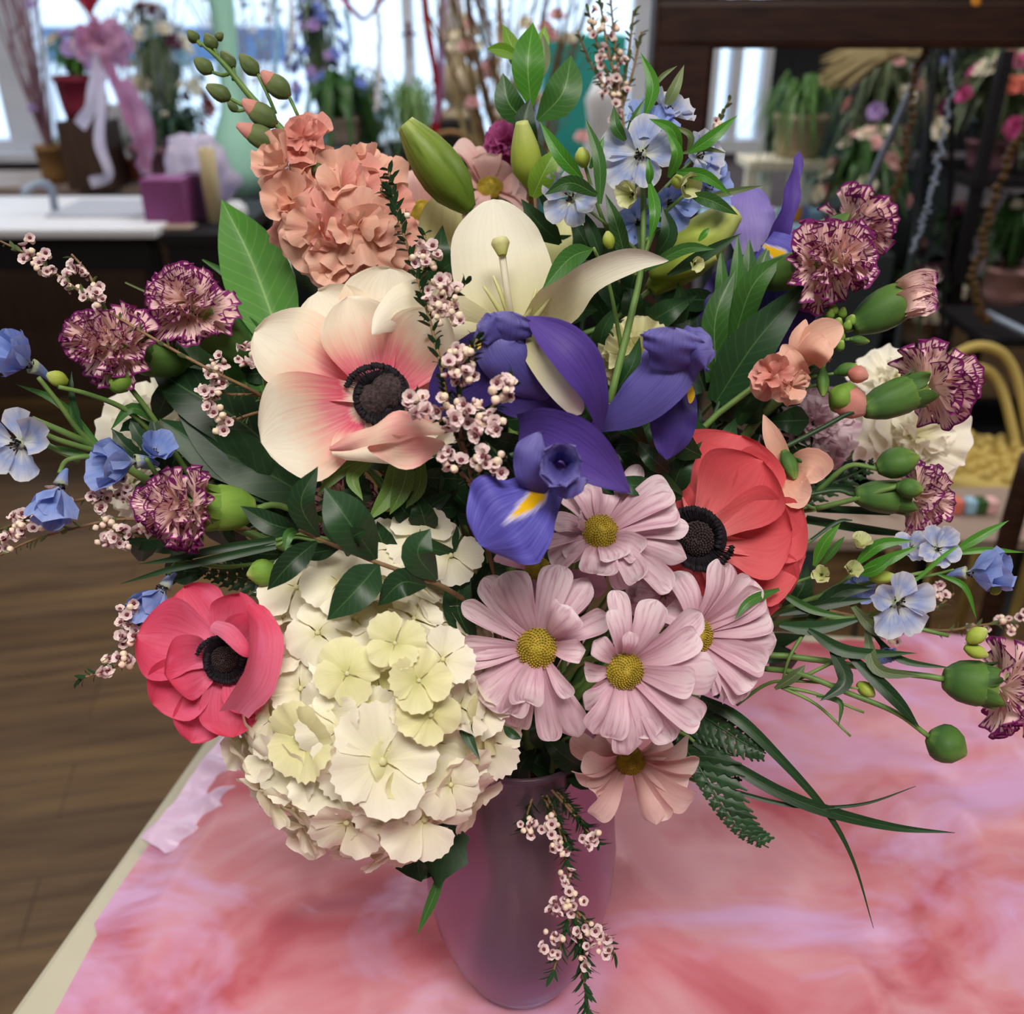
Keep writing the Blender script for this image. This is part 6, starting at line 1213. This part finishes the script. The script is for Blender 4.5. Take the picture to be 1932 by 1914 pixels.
for i, (x, y0, y1, Y, m_, lab) in enumerate(((520, -20, 150, 4.0, 'sky_card', 'string of clear crystal drops left of the blue flower spray'), (548, -20, 110, 4.0, 'white_card', 'short string of white beads left of the blue flower spray'), (655, -20, 190, 3.9, 'sky_card', 'crystal string hanging right of the blue flower spray'), (712, -20, 215, 3.8, 'white_card', 'long white bead string before the grass plant'), (905, -20, 130, 3.6, 'sky_card', 'crystal string right of the stone bust'), (940, -20, 90, 3.5, 'blush', 'blush bead string right of the stone bust'))): garland(lab, ((x, y0), (x+4, (y0+y1)/2), (x-2, y1)), Y, m_, .012)
# metal-edged table corner at right, yellow wicker chair, red and white bags
mt = thing('steel_table', 'steel-edged table corner at the right edge', 'table', (at(1932, 640, 2.1).x, 2.2, 0)); a_ = at(1862, 592, 2.3); b_2 = at(1960, 640, 2.15)
mb = MB(); tube(mb, [a_, b_2, b_2+(b_2-a_)*2], [.010, .010], 6, 6); mb.build('edge', M['chrome'], mt); mb = MB(); mb.box((b_2.x+.16, 2.36, b_2.z-.03), (.5, .3, .02)); mb.build('tabletop', M['black_wood'], mt, False)
for x in (b_2.x-.04, b_2.x+.36): mb = MB(); mb.box((x, 2.36, (b_2.z-.04)/2), (.03, .03, b_2.z-.04)); mb.build('leg', M['black_wood'], mt, False)
cz = V((at(1880, 850, 1.9).x, 1.95, 0)); ch = thing('wicker_chair', 'small pale yellow wicker chair on the floor at the right', 'chair', cz); sz = at(1870, 880, 1.95).z
mb = MB(); lathe(mb, cz+V((0, 0, sz)), [(-.05, .11), (-.02, .15), (0, .155), (.02, .15), (.02, 0)], 28); part(ch, 'seat', 'yellow_wicker', mb)
for k, s_ in enumerate((1.0, .78)): mb = MB(); tube(mb, [cz+V((-.13*s_, .02, sz)), cz+V((-.12*s_, .10, sz+.10*s_)), cz+V((-.06*s_, .14, sz+.20*s_)), cz+V((.02, .15, sz+.235*s_)), cz+V((.10*s_, .14, sz+.18*s_)), cz+V((.14*s_, .04, sz))], [.011, .011], 28, 8); part(ch, 'hoop', 'yellow_wicker', mb)
mb = MB()
for i in range(40):
    a = i*2.4; rr = .13*sqrt(i/40); ball(mb, cz+V((cos(a)*rr, sin(a)*rr, sz+.025)), .017, 6, 4)
part(ch, 'woven_top', 'yellow_wicker', mb)
for sx in (-.1, .1):
    for sy in (-.1, .1): mb = MB(); tube(mb, [cz+V((sx*1.15, sy*1.15, 0)), cz+V((sx, sy, sz-.04))], [.011, .011], 2, 7); part(ch, 'leg', 'yellow_wicker', mb)
g = at(1640, 690, 3.2); mb = MB()
box('gift_bag', 'red and white wrapped parcel on the floor behind the right flowers', 'parcel', 'crimson', V((g.x+.05, 3.3, .0)), (.14, .12, .32)); box('gift_bag', 'white parcel left of the red one on the floor', 'parcel', 'blush', V((g.x-.10, 3.25, .0)), (.16, .12, .33)); box('gift_bag', 'coral parcel on the floor between the slate screens', 'parcel', 'coral', V((g.x-.26, 3.3, .0)), (.12, .12, .30))
lr = thing('low_rack', 'low white rack of small goods under the yellow chair', 'rack', (at(1800, 980, 1.6).x, 1.6, 0)); zz = at(1700, 985, 1.6).z
mb = MB(); mb.box((at(1760, 985, 1.6).x, 1.62, zz), (.55, .22, .02)); mb.build('shelf', M['stone'], lr, False)
for sx in (-.25, .25):
    for y in (1.53, 1.71): mb = MB(); mb.box((at(1760, 985, 1.6).x+sx, y, (zz-.01)/2), (.02, .02, zz-.01)); mb.build('leg', M['slate_paint'], lr, False)
for i, (x, m_) in enumerate(((1805,'coral'),(1830,'sky_card'),(1850,'leaf_mid'),(1870,'blush'),(1620,'ivory'),(1680,'ivory'))): p = at(x, 950, 1.62); box('small_jar', ('coral','sky blue','green','blush','left ivory','right ivory')[i]+' jar on the low rack at the right', 'jar', m_, V((p.x, 1.62, zz+.0105)), (.022, .03, .03), bevel=.006)
rod('thick dark leg slanting down at the right edge', ((1945,860,0),(1905,1000,0),(1862,1180,0),(1800,1400,0)), .016, 'darkwood', 1.25, 'easel_leg', 'easel parts')
